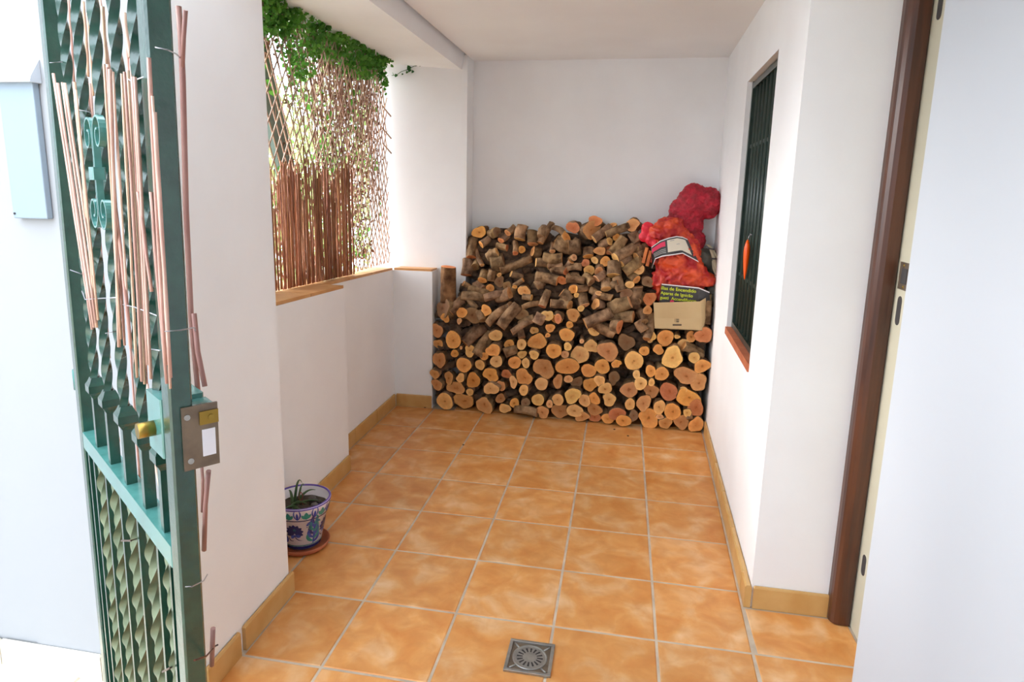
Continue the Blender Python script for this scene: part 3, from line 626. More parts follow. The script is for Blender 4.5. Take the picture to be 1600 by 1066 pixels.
# ------------------------------------------------------------------ painted flower pot with saucer
pc = at(471, 777, 2, .205); px_, py_ = pc.x, pc.y
sau = tag(empty('saucer', (px_, py_, 0)), 'round terracotta saucer under the painted pot beside the left column', 'saucer')
part(MB().lathe([(0, .002), (.088, .002), (.098, .010), (.104, .026), (.100, .027), (.093, .014), (.0, .012)], (px_, py_, 0)), 'dish', M['terracotta'], sau)
pot = tag(empty('flower_pot', (px_, py_, .013)), 'white ceramic flower pot painted with blue and green flowers beside the left column', 'flower pot')
PH = [(0, .015), (.064, .015), (.069, .020), (.096, .150), (.100, .152), (.1135, .203), (.113, .2075), (.107, .2075), (.104, .203), (.098, .155), (.0, .154)]
part(MB().lathe(PH, (px_, py_, 0), 64), 'body', M['glaze_white'], pot)
def prad(z):   # outer radius of the pot
    for (r0, z0_), (r1, z1_) in zip(PH[1:6], PH[2:6]):
        if z0_ <= z <= z1_: return r0 + (r1 - r0) * (z - z0_) / (z1_ - z0_)
    return .1
def pw_(a, z, off=.0009):  # a = angle seen from the room
    r = prad(z) + off; return Vector((px_ + r * math.cos(a), py_ + r * math.sin(a), z))
def band(z0_, z1_, m, off=.0008, name='painted_band'):
    mb = MB(); n = 64; k = 3
    for i in range(k):
        za, zb = z0_ + (z1_ - z0_) * i / k, z0_ + (z1_ - z0_) * (i + 1) / k
        vs = [pw_(2 * math.pi * j / n, za, off) for j in range(n)] + [pw_(2 * math.pi * j / n, zb, off) for j in range(n)]
        mb.add(vs, [(j, (j + 1) % n, n + (j + 1) % n, n + j) for j in range(n)], True)
    part(mb, name, m, pot)
band(.018, .034, M['glaze_navy']); band(.036, .0395, M['glaze_teal']); band(.150, .1565, M['glaze_navy'])
mb = MB().lathe([(.1136, .201), (.1142, .2055), (.110, .2092), (.1055, .2085), (.1045, .204)], (px_, py_, 0), 64); part(mb, 'rim_band', M['glaze_violet'], pot)
def petal(mb, a0, z0_, ln, wd, ang, curve=0, off=.0012):
    # leaf shape on the pot wall: starts at (a0,z0), length ln (m), direction ang, bending by curve
    n = 7; L_, R_ = [], []; x, z, t = 0.0, z0_, ang
    for i in range(n + 1):
        f = i / n; wv = wd * math.sin(math.pi * min(1, f * .92 + .06)) ** .8
        r = prad(max(.016, min(.205, z))); nx, nz = -math.sin(t), math.cos(t)
        for lst, s in ((L_, 1), (R_, -1)):
            zz = max(.0165, min(.2045, z + s * nz * wv / 2)); lst.append(pw_(a0 + (x + s * nx * wv / 2) / r, zz, off))
        x += math.cos(t) * ln / n; z += math.sin(t) * ln / n; t += curve / n
    vs = L_ + R_; k = n + 1; mb.add(vs, [(i, i + 1, k + i + 1, k + i) for i in range(n)], True)
blue, teal = MB(), MB()
for q in range(4):
    navy = MB()
    a = -1.45 + q * math.pi / 2
    for k in range(9):                                    # navy flower head
        petal(navy, a, .102, .034, .020, math.pi * (k / 8) * 1.3 - .45)
    petal(blue, a - .02, .088, .020, .014, -2.4, .5); petal(blue, a + .02, .088, .022, .015, -.5, .5); petal(navy, a, .092, .046, .004, -1.6, 1.8); petal(navy, a - .08, .062, .03, .004, -2.8, -2.6)
    petal(teal, a, .104, .013, .010, 1.4)
    b = a + .86                                           # acanthus spray
    petal(blue, b, .040, .108, .012, 1.45, .35)
    for k in range(6):
        z = .046 + .016 * k; petal([blue, teal][k % 2], b, z, .048, .013, .35 + .1 * k, 1.5, .0014); petal([teal, blue, navy][k % 3], b, z + .006, .048, .013, math.pi - .35 - .1 * k, -1.5, .0014)
    petal(blue, b - .1, .143, .028, .012, -2.7, .4); petal(teal, b + .12, .140, .020, .008, -.3, -.5)
    for d_ in ((-.30, .128), (-.26, .121), (-.34, .121)): petal(navy, b + d_[0], d_[1], .005, .004, 0)
    navy_obj = part(navy, 'navy_flower', M['glaze_navy'], pot)
for q in range(10):
    a = q * 2 * math.pi / 10
    for s in (1, -1): petal(blue, a, .160, .052, .0055, math.pi / 2 - s * .75, s * 1.5, .0011)
    petal(teal, a + .314, .160, .032, .018, math.pi / 2); petal(teal, a + .314, .163, .026, .013, math.pi / 2 - .9, .3, .0014); petal(teal, a + .314, .163, .026, .013, math.pi / 2 + .9, -.3, .0014)
    petal(blue, a, .162, .030, .010, math.pi / 2, 0, .0015)
part(blue, 'blue_pattern', M['glaze_blue'], pot); part(teal, 'green_pattern', M['glaze_teal'], pot)
mb = MB()
ring = [(0, .172), (.03, .174), (.06, .170), (.085, .172), (.1005, .165)]; mb.lathe(ring, (px_, py_, 0), 32)
mb.v = [(x, y, z + .012 * noise.noise(Vector((x * 40, y * 40, 0)))) for x, y, z in mb.v]; part(mb, 'soil', M['soil'], pot)
for dx, dy_, r in ((.035, .03, .020), (.055, .0, .014), (.02, .05, .016), (.06, .03, .011)): part(MB().ball((px_ + dx, py_ + dy_, .178), (r, r * .8, r * .7), jit=.3), 'stone', M['stone'], pot)
pln = tag(empty('aloe', (px_, py_, .165)), 'small drooping aloe plant growing in the painted pot', 'plant')
for ax, ay, dx, dy_, h, w0 in ((-.035, .01, .03, .01, .085, .007), (-.025, .02, .015, .03, .06, .006), (-.03, -.02, .075, -.02, .03, .009), (-.02, -.03, .09, -.045, .012, .007), (-.04, .0, -.03, .03, .04, .008), (-.02, .0, .10, .02, .018, .006), (-.01, -.02, -.02, -.06, .02, .007), (-.03, .03, .05, .05, .03, .007)):
    mb = MB(); n = 8; b0 = Vector((px_ + ax, py_ + ay, .170)); pts = []
    for i in range(n + 1): t = i / n; pts.append(b0 + Vector((dx * t ** 1.3, dy_ * t, h * math.sin(math.pi * min(t * .66, 1)) * 1.15)))
    mb.tube(pts, [w0 * (1 - (i / n) ** 1.5) * .8 + .0006 for i in range(n + 1)], 6); part(mb, 'leaf', M['aloe'], pln)
mb = MB()
for k in range(2): mb.tube([(px_ - .005 + .010 * k + .004 * math.sin(i * 1.4 + k * 2), py_ - .005, .175 + .009 * i) for i in range(7)], .0016, 5)
part(mb, 'stem', M['redstem'], pln)

# ------------------------------------------------------------------ floor drain
dr = tag(empty('floor_drain', (.6045, -.167, .002)), 'square metal floor drain cover with a round slotted centre set in the tiles', 'drain')
dx0, dy0 = .6045, -.167; hw = .0705
mb = MB()
for a, b, c_, d_ in ((-hw, hw, -hw, -hw + .010), (-hw, hw, hw - .010, hw), (-hw, -hw + .010, -hw + .010, hw - .010), (hw - .010, hw, -hw + .010, hw - .010)): mb.bbox(dx0 + a, dx0 + b, dy0 + c_, dy0 + d_, .0005, .0085, .0012)
part(mb, 'frame', M['steel'], dr)
part(MB().box(dx0 - hw + .010, dx0 + hw - .010, dy0 - hw + .010, dy0 + hw - .010, .0012, .003), 'plate', M['lock_plate'], dr)
mb = MB()
for k in range(4):
    t = math.pi / 4 + k * math.pi / 2; c_, s_ = math.cos(t), math.sin(t)
    mb.tube([(dx0 + c_ * .052, dy0 + s_ * .052, .0035), (dx0 + c_ * .078, dy0 + s_ * .078, .0045)], .0028, 6)
part(mb, 'corner_rib', M['steel'], dr)
mb = MB().lathe([(.0535, .003), (.0535, .0062), (.051, .0068), (.049, .0056), (.046, .0050)], (dx0, dy0, 0), 48)
mb.lathe([(.046, .0050), (.040, .0052)], (dx0, dy0, 0), 48); mb.lathe([(.022, .0056), (.010, .0064), (.0, .0066)], (dx0, dy0, 0), 48)
n = 16
for k in range(n):
    t0 = 2 * math.pi * (k + .22) / n; t1 = 2 * math.pi * (k + .78) / n
    vs = [(dx0 + r * math.cos(t), dy0 + r * math.sin(t), z) for r, z in ((.022, .0056), (.040, .0052)) for t in (t0, t1)]
    mb.add(vs, [(0, 2, 3, 1)])
part(mb, 'grate', M['steel'], dr)
part(MB().lathe([(0, .0033), (.045, .0033)], (dx0, dy0, 0), 32), 'drain_hole', M['slot_dark'], dr)

# ------------------------------------------------------------------ firewood
TONE = {'y': (.96, .68, .34), 'o': (.92, .52, .20), 'b': (.74, .44, .23), 'r': (.72, .32, .18), 'p': (.92, .62, .40), 'd': (.36, .25, .17)}
def log(P, Q, rx, rz, tone='o', rough=0, knot=0, bend=0, tap=None):
    """one log: sawn face at P (towards the room), far end at Q"""
    P, Q = Vector(P), Vector(Q); ax = (Q - P); L = ax.length; ax.normalize()
    upv = Vector((0, 0, 1)); a = ax.cross(upv)
    if a.length < .1: a = Vector((1, 0, 0))
    a.normalize(); b = a.cross(ax)
    if b.z < 0: b = -b
    n, k = 20, 7; ph = [U(0, 6.28) for _ in range(6)]; am = [.035, .05, .035, .02]
    if rough: am = [.09, .12, .09, .05]
    def rad(t): return 1 + am[0] * math.cos(t + ph[0]) + am[1] * math.cos(2 * t + ph[1]) + am[2] * math.cos(3 * t + ph[2]) + am[3] * math.cos(5 * t + ph[3])
    tap = tap if tap is not None else U(.82, 1.08); bd = (a * U(-1, 1) + b * U(-1, 1)) * bend * L; vs = []; fs = []
    tilt = U(-.12, .12), U(-.10, .10)
    kp = U(.3, .7); kn = U(0, 6.28)
    for i in range(k):
        f = i / (k - 1); c = P + ax * (L * f) + bd * math.sin(math.pi * f); s = 1 + (tap - 1) * f
        for j in range(n):
            t = 2 * math.pi * j / n; q = rad(t + .25 * f) * s * (1 + .05 * noise.noise(Vector((j * .9, i * 1.1, ph[0] * 9))))
            if knot: q *= 1 + .45 * math.exp(-((f - kp) / .16) ** 2) * max(0, math.cos(t - kn)) ** 3
            if i == 0: q *= .985
            sh = ax * ((math.cos(t) * rx * tilt[0] + math.sin(t) * rz * tilt[1]) if i == 0 else 0)
            vs.append(c + a * (math.cos(t) * rx * q) + b * (math.sin(t) * rz * q) + sh - P)
    for i in range(k - 1):
        for j in range(n): fs.append((i * n + j, (i + 1) * n + j, (i + 1) * n + (j + 1) % n, i * n + (j + 1) % n))
    fs.append(tuple((k - 1) * n + j for j in range(n))[::-1])
    mb = MB(); mb.add(vs, fs, True); mb.sm[-1] = False
    o = mb.build('log', M['bark']); o.location = P
    v = U(.72, 1.22); o.color = (v, v * U(.9, 1.0), v * U(.82, 1.02), 1)
    # sawn face: rings of vertices with a radial uv
    fv = [Vector((0, 0, 0)) - ax * .0006]; ff = []; uv = [0]
    for ri, rr in enumerate((.35, .7, .93, 1.0)):
        for j in range(n): fv.append(vs[j] * rr - ax * (.0012 if ri < 3 else 0)); uv.append(rr)
    ff += [(0, 1 + j, 1 + (j + 1) % n) for j in range(n)]
    for ri in range(3):
        for j in range(n): ff.append((1 + ri * n + j, 1 + (ri + 1) * n + j, 1 + (ri + 1) * n + (j + 1) % n, 1 + ri * n + (j + 1) % n))
    me = bpy.data.meshes.new('cut_face'); me.from_pydata(fv, [], ff); ul = me.uv_layers.new(name='rad')
    for lp_ in me.loops: ul.data[lp_.index].uv = (uv[lp_.vertex_index], 0)
    me.materials.append(M['cut']); me.update(); fo = bpy.data.objects.new('cut_face', me); C.objects.link(fo); fo.parent = o
    c = TONE[tone]; v = U(.88, 1.1); fo.color = (c[0] * v, c[1] * v * U(.96, 1.04), c[2] * v * U(.9, 1.1), 1)
    o['group'] = 'firewood logs in the stack against the back wall'; o['category'] = 'log'
    return o
LOGS = []; HEAP = []
def yfront(u, v): 
    return 1.985 - .045 * (u - 680) / 430 + (.03 if v < 540 else 0)
SC = 1421 / 120.
FR = {'A': ((670, 490), [(300, 85, 80, 90, 'o'), (560, 140, 48, 60, 'p'), (145, 310, 100, 150, 'b'), (160, 565, 100, 92, 'b'), (445, 490, 150, 160, 'o'), (480, 740, 75, 75, 'o'), (595, 635, 28, 35, 'p'), (755, 690, 110, 105, 'y'), (1235, 410, 130, 105, 'y'), (190, 870, 115, 165, 'b'), (650, 950, 145, 135, 'o'), (1025, 790, 85, 75, 'o'), (950, 950, 95, 100, 'y'), (1185, 690, 130, 120, 'o'), (1245, 890, 115, 115, 'y')]),
 'B': ((670, 570), [(110, 170, 90, 85, 'b'), (150, 365, 115, 100, 'b'), (365, 240, 90, 120, 'b'), (580, 245, 80, 85, 'y'), (815, 300, 140, 140, 'o'), (515, 430, 165, 122, 'b'), (300, 680, 165, 155, 'y'), (660, 700, 180, 155, 'b'), (760, 510, 70, 65, 'y'), (1140, 450, 145, 115, 'y'), (1140, 195, 155, 122, 'o'), (1025, 755, 155, 150, 'b'), (1340, 390, 85, 100, 'b'), (1330, 620, 92, 90, 'b')]),
 'C': ((780, 490), [(185, 575, 100, 100, 'o'), (415, 570, 88, 105, 'y'), (640, 315, 75, 70, 'y'), (700, 510, 175, 152, 'o'), (430, 755, 85, 73, 'y'), (640, 760, 98, 78, 'y'), (285, 905, 120, 118, 'o'), (490, 915, 78, 92, 'y'), (1005, 690, 140, 143, 'o'), (1245, 395, 143, 125, 'o'), (1270, 615, 76, 76, 'y'), (1215, 755, 78, 72, 'p'), (950, 270, 82, 88, 'o'), (1090, 95, 68, 88, 'r'), (1295, 225, 58, 50, 'y'), (895, 405, 48, 45, 'o'), (133, 1125, 90, 85, 'r'), (840, 1015, 195, 185, 'b'), (465, 1180, 150, 155, 'o')]),
 'D': ((780, 580), [(255, 205, 72, 118, 'p'), (450, 355, 82, 108, 'y'), (785, 240, 128, 113, 'y'), (1080, 200, 82, 145, 'b'), (1280, 145, 82, 75, 'p'), (285, 590, 92, 88, 'o'), (490, 600, 85, 105, 'd'), (715, 530, 118, 115, 'y'), (930, 610, 65, 78, 'p'), (1080, 530, 120, 108, 'y'), (110, 735, 103, 98, 'y'), (800, 775, 118, 115, 'b'), (1150, 820, 163, 142, 'b')]),
 'E': ((890, 490), [(455, 320, 113, 100, 'y'), (1060, 530, 148, 155, 'd'), (190, 770, 178, 158, 'y'), (415, 610, 125, 118, 'y'), (700, 710, 185, 182, 'b'), (850, 930, 72, 82, 'o'), (1190, 870, 168, 180, 'y'), (225, 515, 45, 42, 'p'), (-40, 985, 220, 155, 'o')]),
 'F': ((1000, 490), [(75, 695, 95, 93, 'o'), (190, 410, 110, 88, 'y'), (185, 505, 48, 43, 'y'), (475, 450, 155, 152, 'o'), (690, 430, 52, 43, 'y'), (815, 590, 123, 120, 'y'), (950, 430, 95, 103, 'o'), (1335, 420, 150, 152, 'r'), (340, 660, 100, 92, 'o'), (610, 800, 195, 195, 'y'), (1000, 815, 103, 108, 'y'), (1145, 985, 150, 130, 'o')])}
for key, ((ox, oy), lst) in FR.items():
    for cx, cy, rx, ry, t in lst: LOGS.append((ox + cx / SC, oy + cy / SC, rx / SC, ry / SC, t))
S2 = 5.33
for cx, cy, rx, ry, t in [(730, 480, 43, 50, 'o'), (820, 505, 58, 60, 'o'), (1025, 522, 88, 76, 'b'), (1185, 585, 68, 70, 'b'), (880, 650, 74, 78, 'r'), (1045, 700, 98, 74, 'o'), (1155, 790, 74, 66, 'r'), (1032, 826, 38, 32, 'y'), (908, 817, 72, 68, 'o'), (800, 782, 50, 62, 'y'), (805, 858, 32, 26, 'p'), (730, 650, 68, 56, 'b'), (735, 575, 26, 34, 'y'), (645, 585, 50, 58, 'y'), (610, 510, 31, 37, 'y'), (545, 635, 80, 60, 'b'), (420, 545, 48, 62, 'd'), (210, 475, 62, 58, 'o'), (325, 440, 66, 60, 'o'), (300, 560, 43, 54, 'y'), (350, 630, 54, 50, 'y'), (222, 595, 64, 54, 'o'), (120, 572, 48, 46, 'd'), (75, 690, 64, 68, 'y'), (180, 725, 49, 56, 'y'), (257, 705, 50, 48, 'o'), (262, 795, 66, 52, 'b'), (95, 810, 70, 54, 'y'), (380, 717, 58, 52, 'y'), (555, 755, 42, 52, 'y'), (670, 752, 58, 68, 'b'), (588, 848, 42, 46, 'd'), (450, 837, 73, 54, 'r'), (158, 892, 60, 42, 'b'), (258, 908, 54, 40, 'r'), (370, 905, 54, 44, 'o'), (500, 907, 63, 48, 'o'), (705, 917, 92, 78, 'o'), (846, 935, 52, 52, 'b'), (975, 935, 60, 68, 'b'), (1113, 930, 60, 64, 'o'), (1002, 635, 32, 28, 'y'), (455, 410, 26, 26, 'o'), (130, 640, 30, 34, 'd')]:
    LOGS.append((880 + cx / S2, 490 + cy / S2, rx / S2, ry / S2, t))
recs = []
for (u, v, ru, rv, t) in LOGS:
    y = yfront(u, v) + U(-.026, .026) + (.010 if t in 'bd' else 0) + (.02 if t == 'd' else 0)
    P = at(u, v, 1, y); s = scale_at(P); rx, rz = ru / s, rv / s / .97
    if P.z < rz * 1.02 + .004: P.z = rz * 1.02 + .004
    L = U(.24, .29)
    ymax = YB - .012 if P.x - rx > -.18 else (2.088 if P.x - rx > -.345 else 1.995)
    L = max(.06, min(L, ymax - y))
    dx = U(-.03, .03) if P.x > -.1 else U(0, .015); dz = U(-.012, .012)
    if P.x + rx + dx > XR(2.0) - .02: P.x = min(P.x, XR(2.0) - rx - .012); dx = 0
    if P.z - rz + dz < .012: dz = max(dz, .0) 
    o = log(P, P + Vector((dx, L, dz)), rx, rz, t, rough=(t in 'bd' or R() < .3), tap=U(.82, .98))
    recs.append((o, P.copy(), rx, rz, t, 'stack'))
# lying logs that show their bark in the stack
def seg(u0, v0, u1, v1, r, t, d0=0, d1=.03, bend=.09, kn=0, origin=(0, 0), s=1, where='heap', tap=None):
    u0, v0, u1, v1, r = origin[0] + u0 / s, origin[1] + v0 / s, origin[0] + u1 / s, origin[1] + v1 / s, r / s
    def ys(u, v): return min(2.16, 1.985 - .045 * (u - 680) / 430 + max(0, (512 - v)) * .00125)
    if math.hypot(u1 - u0, v1 - v0) < r * 1.2: d1 = U(.14, .18)
    r *= 1.16; P = at(u0, v0, 1, ys(u0, v0) + d0); Q = at(u1, v1, 1, min(YB - .05, ys(u1, v1) + d1)); rr = r / scale_at(P)
    if (Q - P).length < .05: Q = P + (Q - P).normalized() * .07
    lim = -.195 + rr + .012
    if P.y > 2.06 and P.x < lim: P.x = lim
    if Q.y > 2.05 and Q.x < lim: Q.x = lim
    P.x = min(P.x, XR(2.1) - rr - .02); Q.x = min(Q.x, XR(2.1) - rr - .02); P.z = max(P.z, rr + .01); Q.z = max(Q.z, rr + .01)
    o = log(P, Q, rr, rr * U(.85, 1), t, rough=(t in 'bdr' or kn), knot=kn, bend=bend, tap=tap); recs.append((o, P.copy(), rr, rr, t, where))
O1, K1 = (660, 330), 5.92
for q in [(530, 195, 560, 185, 55, 'o', 1), (448, 425, 482, 240, 36, 'r', 0), (553, 500, 490, 345, 21, 'p', 0), (542, 308, 620, 250, 34, 'o', 0), (392, 590, 402, 445, 42, 'r', 0), (485, 520, 500, 470, 42, 'd', 0), (555, 640, 575, 560, 37, 'o', 0), (632, 645, 645, 580, 42, 'y', 0), (627, 712, 632, 690, 33, 'o', 0), (728, 272, 800, 205, 28, 'r', 0), (783, 340, 720, 325, 31, 'r', 0), (860, 388, 855, 285, 26, 'r', 0), (920, 355, 915, 320, 30, 'o', 0), (903, 262, 932, 135, 46, 'y', 0), (1022, 305, 1010, 185, 45, 'b', 0), (1092, 295, 1202, 110, 28, 'b', 0), (1095, 240, 1130, 150, 34, 'd', 0), (690, 195, 625, 215, 46, 'd', 1), (790, 205, 850, 150, 28, 'b', 0), (690, 375, 600, 425, 40, 'y', 1), (755, 470, 640, 500, 66, 'd', 0), (720, 545, 1005, 430, 38, 'b', 0), (1050, 473, 1175, 492, 37, 'y', 0), (1163, 512, 1300, 498, 28, 'y', 0), (820, 580, 925, 615, 27, 'y', 0), (930, 635, 845, 690, 20, 'o', 0), (710, 590, 680, 560, 20, 'y', 0), (715, 650, 730, 640, 42, 'd', 0), (780, 692, 800, 680, 38, 'd', 0), (380, 668, 480, 730, 24, 'p', 0), (430, 718, 610, 760, 30, 'b', 0), (365, 780, 575, 800, 36, 'b', 0), (395, 790, 505, 900, 22, 'b', 0), (575, 805, 805, 775, 40, 'b', 0), (258, 935, 335, 810, 38, 'b', 0), (362, 940, 370, 930, 46, 'o', 0), (585, 915, 600, 960, 46, 'o', 1), (185, 900, 200, 870, 82, 'd', 0), (465, 960, 480, 920, 70, 'd', 1), (605, 1045, 800, 890, 34, 'o', 0), (720, 1070, 890, 870, 42, 'b', 0), (1108, 882, 1165, 735, 32, 'r', 0), (925, 892, 1085, 850, 22, 'p', 0), (1185, 850, 1345, 862, 40, 'p', 0), (1250, 645, 1050, 600, 44, 'b', 0), (1292, 640, 1300, 630, 38, 'r', 0), (945, 738, 960, 730, 50, 'b', 0), (1240, 275, 1400, 340, 58, 'o', 1), (1202, 372, 1205, 330, 24, 'p', 0), (1290, 432, 1120, 430, 36, 'b', 1), (1240, 1000, 1270, 950, 48, 'o', 0), (1160, 965, 1180, 950, 48, 'y', 1), (1060, 1035, 1105, 950, 50, 'y', 0), (925, 955, 940, 940, 56, 'd', 0), (895, 1050, 1035, 985, 26, 'p', 0), (810, 755, 690, 800, 44, 'b', 0), (1400, 722, 1420, 715, 42, 'o', 0), (1350, 605, 1430, 590, 36, 'b', 0), (1290, 750, 1340, 790, 42, 'b', 1), (1310, 210, 1205, 150, 30, 'y', 0), (855, 700, 840, 740, 22, 'o', 0), (1010, 800, 930, 790, 28, 'y', 0), (1330, 560, 1200, 540, 40, 'r', 0), (560, 1010, 540, 960, 30, 'd', 0), (820, 880, 700, 960, 44, 'd', 0), (1020, 370, 1090, 390, 40, 'b', 1), (560, 720, 520, 690, 34, 'd', 0), (1050, 690, 1120, 650, 40, 'd', 1), (1380, 470, 1290, 560, 30, 'b', 0)]:
    seg(*q[:6], kn=q[6], origin=O1, s=K1, d0=U(-.012, .012), d1=U(.0, .05))
O2, K2 = (880, 330), 5.924
for q in [(288, 92, 330, 130, 52, 'r', 0), (95, 150, 130, 130, 52, 'r', 1), (260, 170, 200, 190, 78, 'b', 1), (285, 262, 440, 150, 38, 'y', 0), (458, 130, 480, 190, 30, 'b', 0), (398, 222, 610, 140, 34, 'y', 0), (492, 240, 500, 230, 30, 'o', 0), (640, 130, 670, 150, 56, 'b', 1), (425, 350, 470, 330, 50, 'r', 0), (430, 275, 350, 310, 40, 'y', 1), (340, 372, 350, 340, 44, 'b', 0), (230, 420, 235, 350, 42, 'o', 0), (203, 482, 215, 478, 34, 'r', 0), (240, 548, 200, 530, 44, 'y', 0), (390, 465, 400, 450, 42, 'o', 0), (290, 455, 330, 430, 34, 'y', 0), (480, 435, 705, 300, 48, 'y', 0), (450, 400, 565, 245, 46, 'b', 0), (640, 205, 700, 285, 40, 'b', 0), (540, 492, 635, 425, 28, 'y', 0), (570, 568, 730, 440, 42, 'r', 0), (700, 542, 715, 530, 46, 'y', 0), (682, 636, 620, 590, 36, 'o', 0), (618, 682, 640, 660, 36, 'y', 0), (470, 600, 470, 470, 62, 'y', 0), (540, 740, 490, 610, 50, 'b', 0), (575, 765, 590, 740, 52, 'd', 0), (398, 722, 395, 630, 44, 'y', 0), (330, 560, 335, 500, 42, 'b', 0), (305, 625, 355, 580, 36, 'p', 0), (30, 618, 200, 640, 40, 'b', 0), (115, 717, 240, 705, 38, 'o', 0), (122, 778, 125, 770, 22, 'y', 0), (450, 805, 250, 725, 34, 'y', 0), (200, 872, 178, 770, 40, 'p', 0), (165, 902, 165, 870, 28, 'y', 0), (95, 965, 120, 950, 55, 'b', 1), (205, 1045, 450, 940, 50, 'b', 0), (620, 840, 430, 910, 48, 'p', 1), (650, 975, 400, 960, 45, 'b', 0), (300, 862, 360, 880, 46, 'b', 1), (60, 872, -20, 830, 40, 'b', 0), (100, 430, 60, 450, 30, 'p', 0), (40, 530, 170, 520, 32, 'b', 0), (60, 330, 160, 320, 70, 'b', 1), (690, 700, 660, 900, 46, 'd', 0), (800, 805, 810, 790, 56, 'r', 0), (780, 920, 740, 960, 40, 'b', 0), (790, 655, 800, 640, 50, 'd', 0), (60, 1052, 65, 1040, 30, 'o', 0), (520, 1075, 450, 1060, 56, 'r', 1), (675, 425, 790, 375, 36, 'b', 0), (680, 350, 770, 330, 36, 'd', 0), (750, 1030, 700, 920, 34, 'd', 0), (560, 400, 640, 330, 38, 'd', 0), (260, 660, 200, 590, 34, 'd', 0), (0, 750, 60, 800, 40, 'b', 1), (330, 760, 290, 820, 30, 'p', 0), (680, 830, 720, 760, 42, 'd', 0), (30, 240, -60, 300, 44, 'o', 0), (520, 660, 450, 690, 36, 'r', 0), (760, 1100, 700, 1010, 36, 'b', 0)]:
    seg(*q[:6], kn=q[6], origin=O2, s=K2, d0=U(-.012, .012), d1=U(.0, .05))
# bark-on pieces between the sawn ends of the stack
seg(840, 655, 805, 640, 7.0, 'd', where='stack', d1=.02); seg(1068, 540, 1118, 556, 7.5, 'b', where='stack', d0=.02, d1=.05); seg(727, 538, 758, 512, 9, 'b', where='stack', d0=.03, d1=.1)
seg(745, 555, 768, 520, 8, 'd', where='stack', d0=.02, d1=.08); seg(800, 520, 838, 498, 4.5, 'b', where='stack', d0=-.01, d1=.03); seg(788, 551, 808, 545, 7, 'd', where='stack', d0=.02, d1=.04); seg(815, 528, 812, 512, 5, 'd', where='stack')
seg(1110, 506, 1114, 470, 5, 'b', where='heap', d0=.06); seg(962, 520, 925, 500, 9, 'b', d0=.03); seg(1010, 530, 1015, 490, 6, 'b', where='stack', d0=.0, d1=.05); seg(1078, 655, 1076, 640, 4, 'd', where='stack')
# logs darkened to imitate shade, deeper in the pile (only glimpsed through the gaps)
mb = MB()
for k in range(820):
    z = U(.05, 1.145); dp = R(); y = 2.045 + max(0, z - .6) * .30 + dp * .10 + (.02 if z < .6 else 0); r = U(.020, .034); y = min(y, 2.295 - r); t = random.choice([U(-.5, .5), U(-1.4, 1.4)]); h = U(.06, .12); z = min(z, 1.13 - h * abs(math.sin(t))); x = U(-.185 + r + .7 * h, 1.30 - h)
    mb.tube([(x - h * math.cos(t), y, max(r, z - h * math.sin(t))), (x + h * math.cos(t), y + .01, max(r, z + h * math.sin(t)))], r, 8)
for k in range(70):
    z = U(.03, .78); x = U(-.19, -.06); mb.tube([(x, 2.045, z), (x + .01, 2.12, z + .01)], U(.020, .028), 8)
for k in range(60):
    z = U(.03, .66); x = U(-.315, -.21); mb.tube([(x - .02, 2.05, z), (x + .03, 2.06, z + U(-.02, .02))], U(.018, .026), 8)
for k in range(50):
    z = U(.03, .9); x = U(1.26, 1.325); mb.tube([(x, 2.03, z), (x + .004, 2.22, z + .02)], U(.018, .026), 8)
o = mb.build('inner_firewood', M['bark_deep']); tag(o, 'shade-darkened bark of logs deep inside the pile, glimpsed between the front ones', 'firewood', kind='stuff')
st = at(700, 470, 1, 2.03)
stump = log((st.x, 2.035, .925), (st.x - .002, 2.037, .700), .046, .046, 'r', tap=1.04, rough=0)
stump.color = (.8, .66, .56, 1); stump['label'] = 'dark upright log standing alone against the white pillar left of the pile'; stump['group'] = ''; del stump['group']

# individual labels for the logs
NUM = ['leftmost', 'second', 'third', 'fourth', 'fifth', 'sixth', 'seventh', 'eighth', 'ninth', 'tenth', 'eleventh', 'twelfth', 'thirteenth', 'fourteenth', 'fifteenth', 'sixteenth', 'seventeenth', 'eighteenth', 'nineteenth', 'twentieth', 'twenty-first', 'twenty-second', 'twenty-third', 'twenty-fourth', 'twenty-fifth', 'twenty-sixth', 'twenty-seventh', 'twenty-eighth', 'twenty-ninth', 'thirtieth', 'thirty-first', 'thirty-second', 'thirty-third']
TN = {'y': 'pale yellow', 'o': 'orange', 'b': 'brown', 'r': 'reddish', 'p': 'pinkish', 'd': 'dark'}
def size(r): return 'small' if r < .020 else ('medium' if r < .032 else 'large')
for where, nr, fmt in (('stack', 9, lambda s, t, i, rw: '%s log with %s cut end, %s from the left in %s' % (s, t, i, rw)), ('heap', 9, lambda s, t, i, rw: '%s log with %s cut end, %s from the left in %s' % (s, t, i, rw))):
    rr = sorted([q for q in recs if q[5] == where], key=lambda q: q[1].z); n = len(rr)
    for k in range(nr):
        row = sorted(rr[k * n // nr:(k + 1) * n // nr], key=lambda q: q[1].x)
        nm = (['bottom row of the stack', 'second row up from floor', 'third row up from floor', 'fourth row up from floor', 'fifth row up from floor', 'sixth row up from floor', 'seventh row up from floor', 'eighth row up from floor', 'top row of sawn ends'] if where == 'stack' else ['lowest layer of the heap', 'second layer of the heap', 'third layer of the heap', 'fourth layer of the heap', 'middle layer of the heap', 'fourth layer below heap top', 'third layer below heap top', 'second layer below heap top', 'top layer of the heap'])[k]
        for i, q in enumerate(row):
            w = 'leftmost' if i == 0 else NUM[i]
            q[0]['label'] = ('%s log, %s cut end, %s%s in %s' % (size(q[2]), TN[q[4]], w, '' if i == 0 else ' from left', nm))
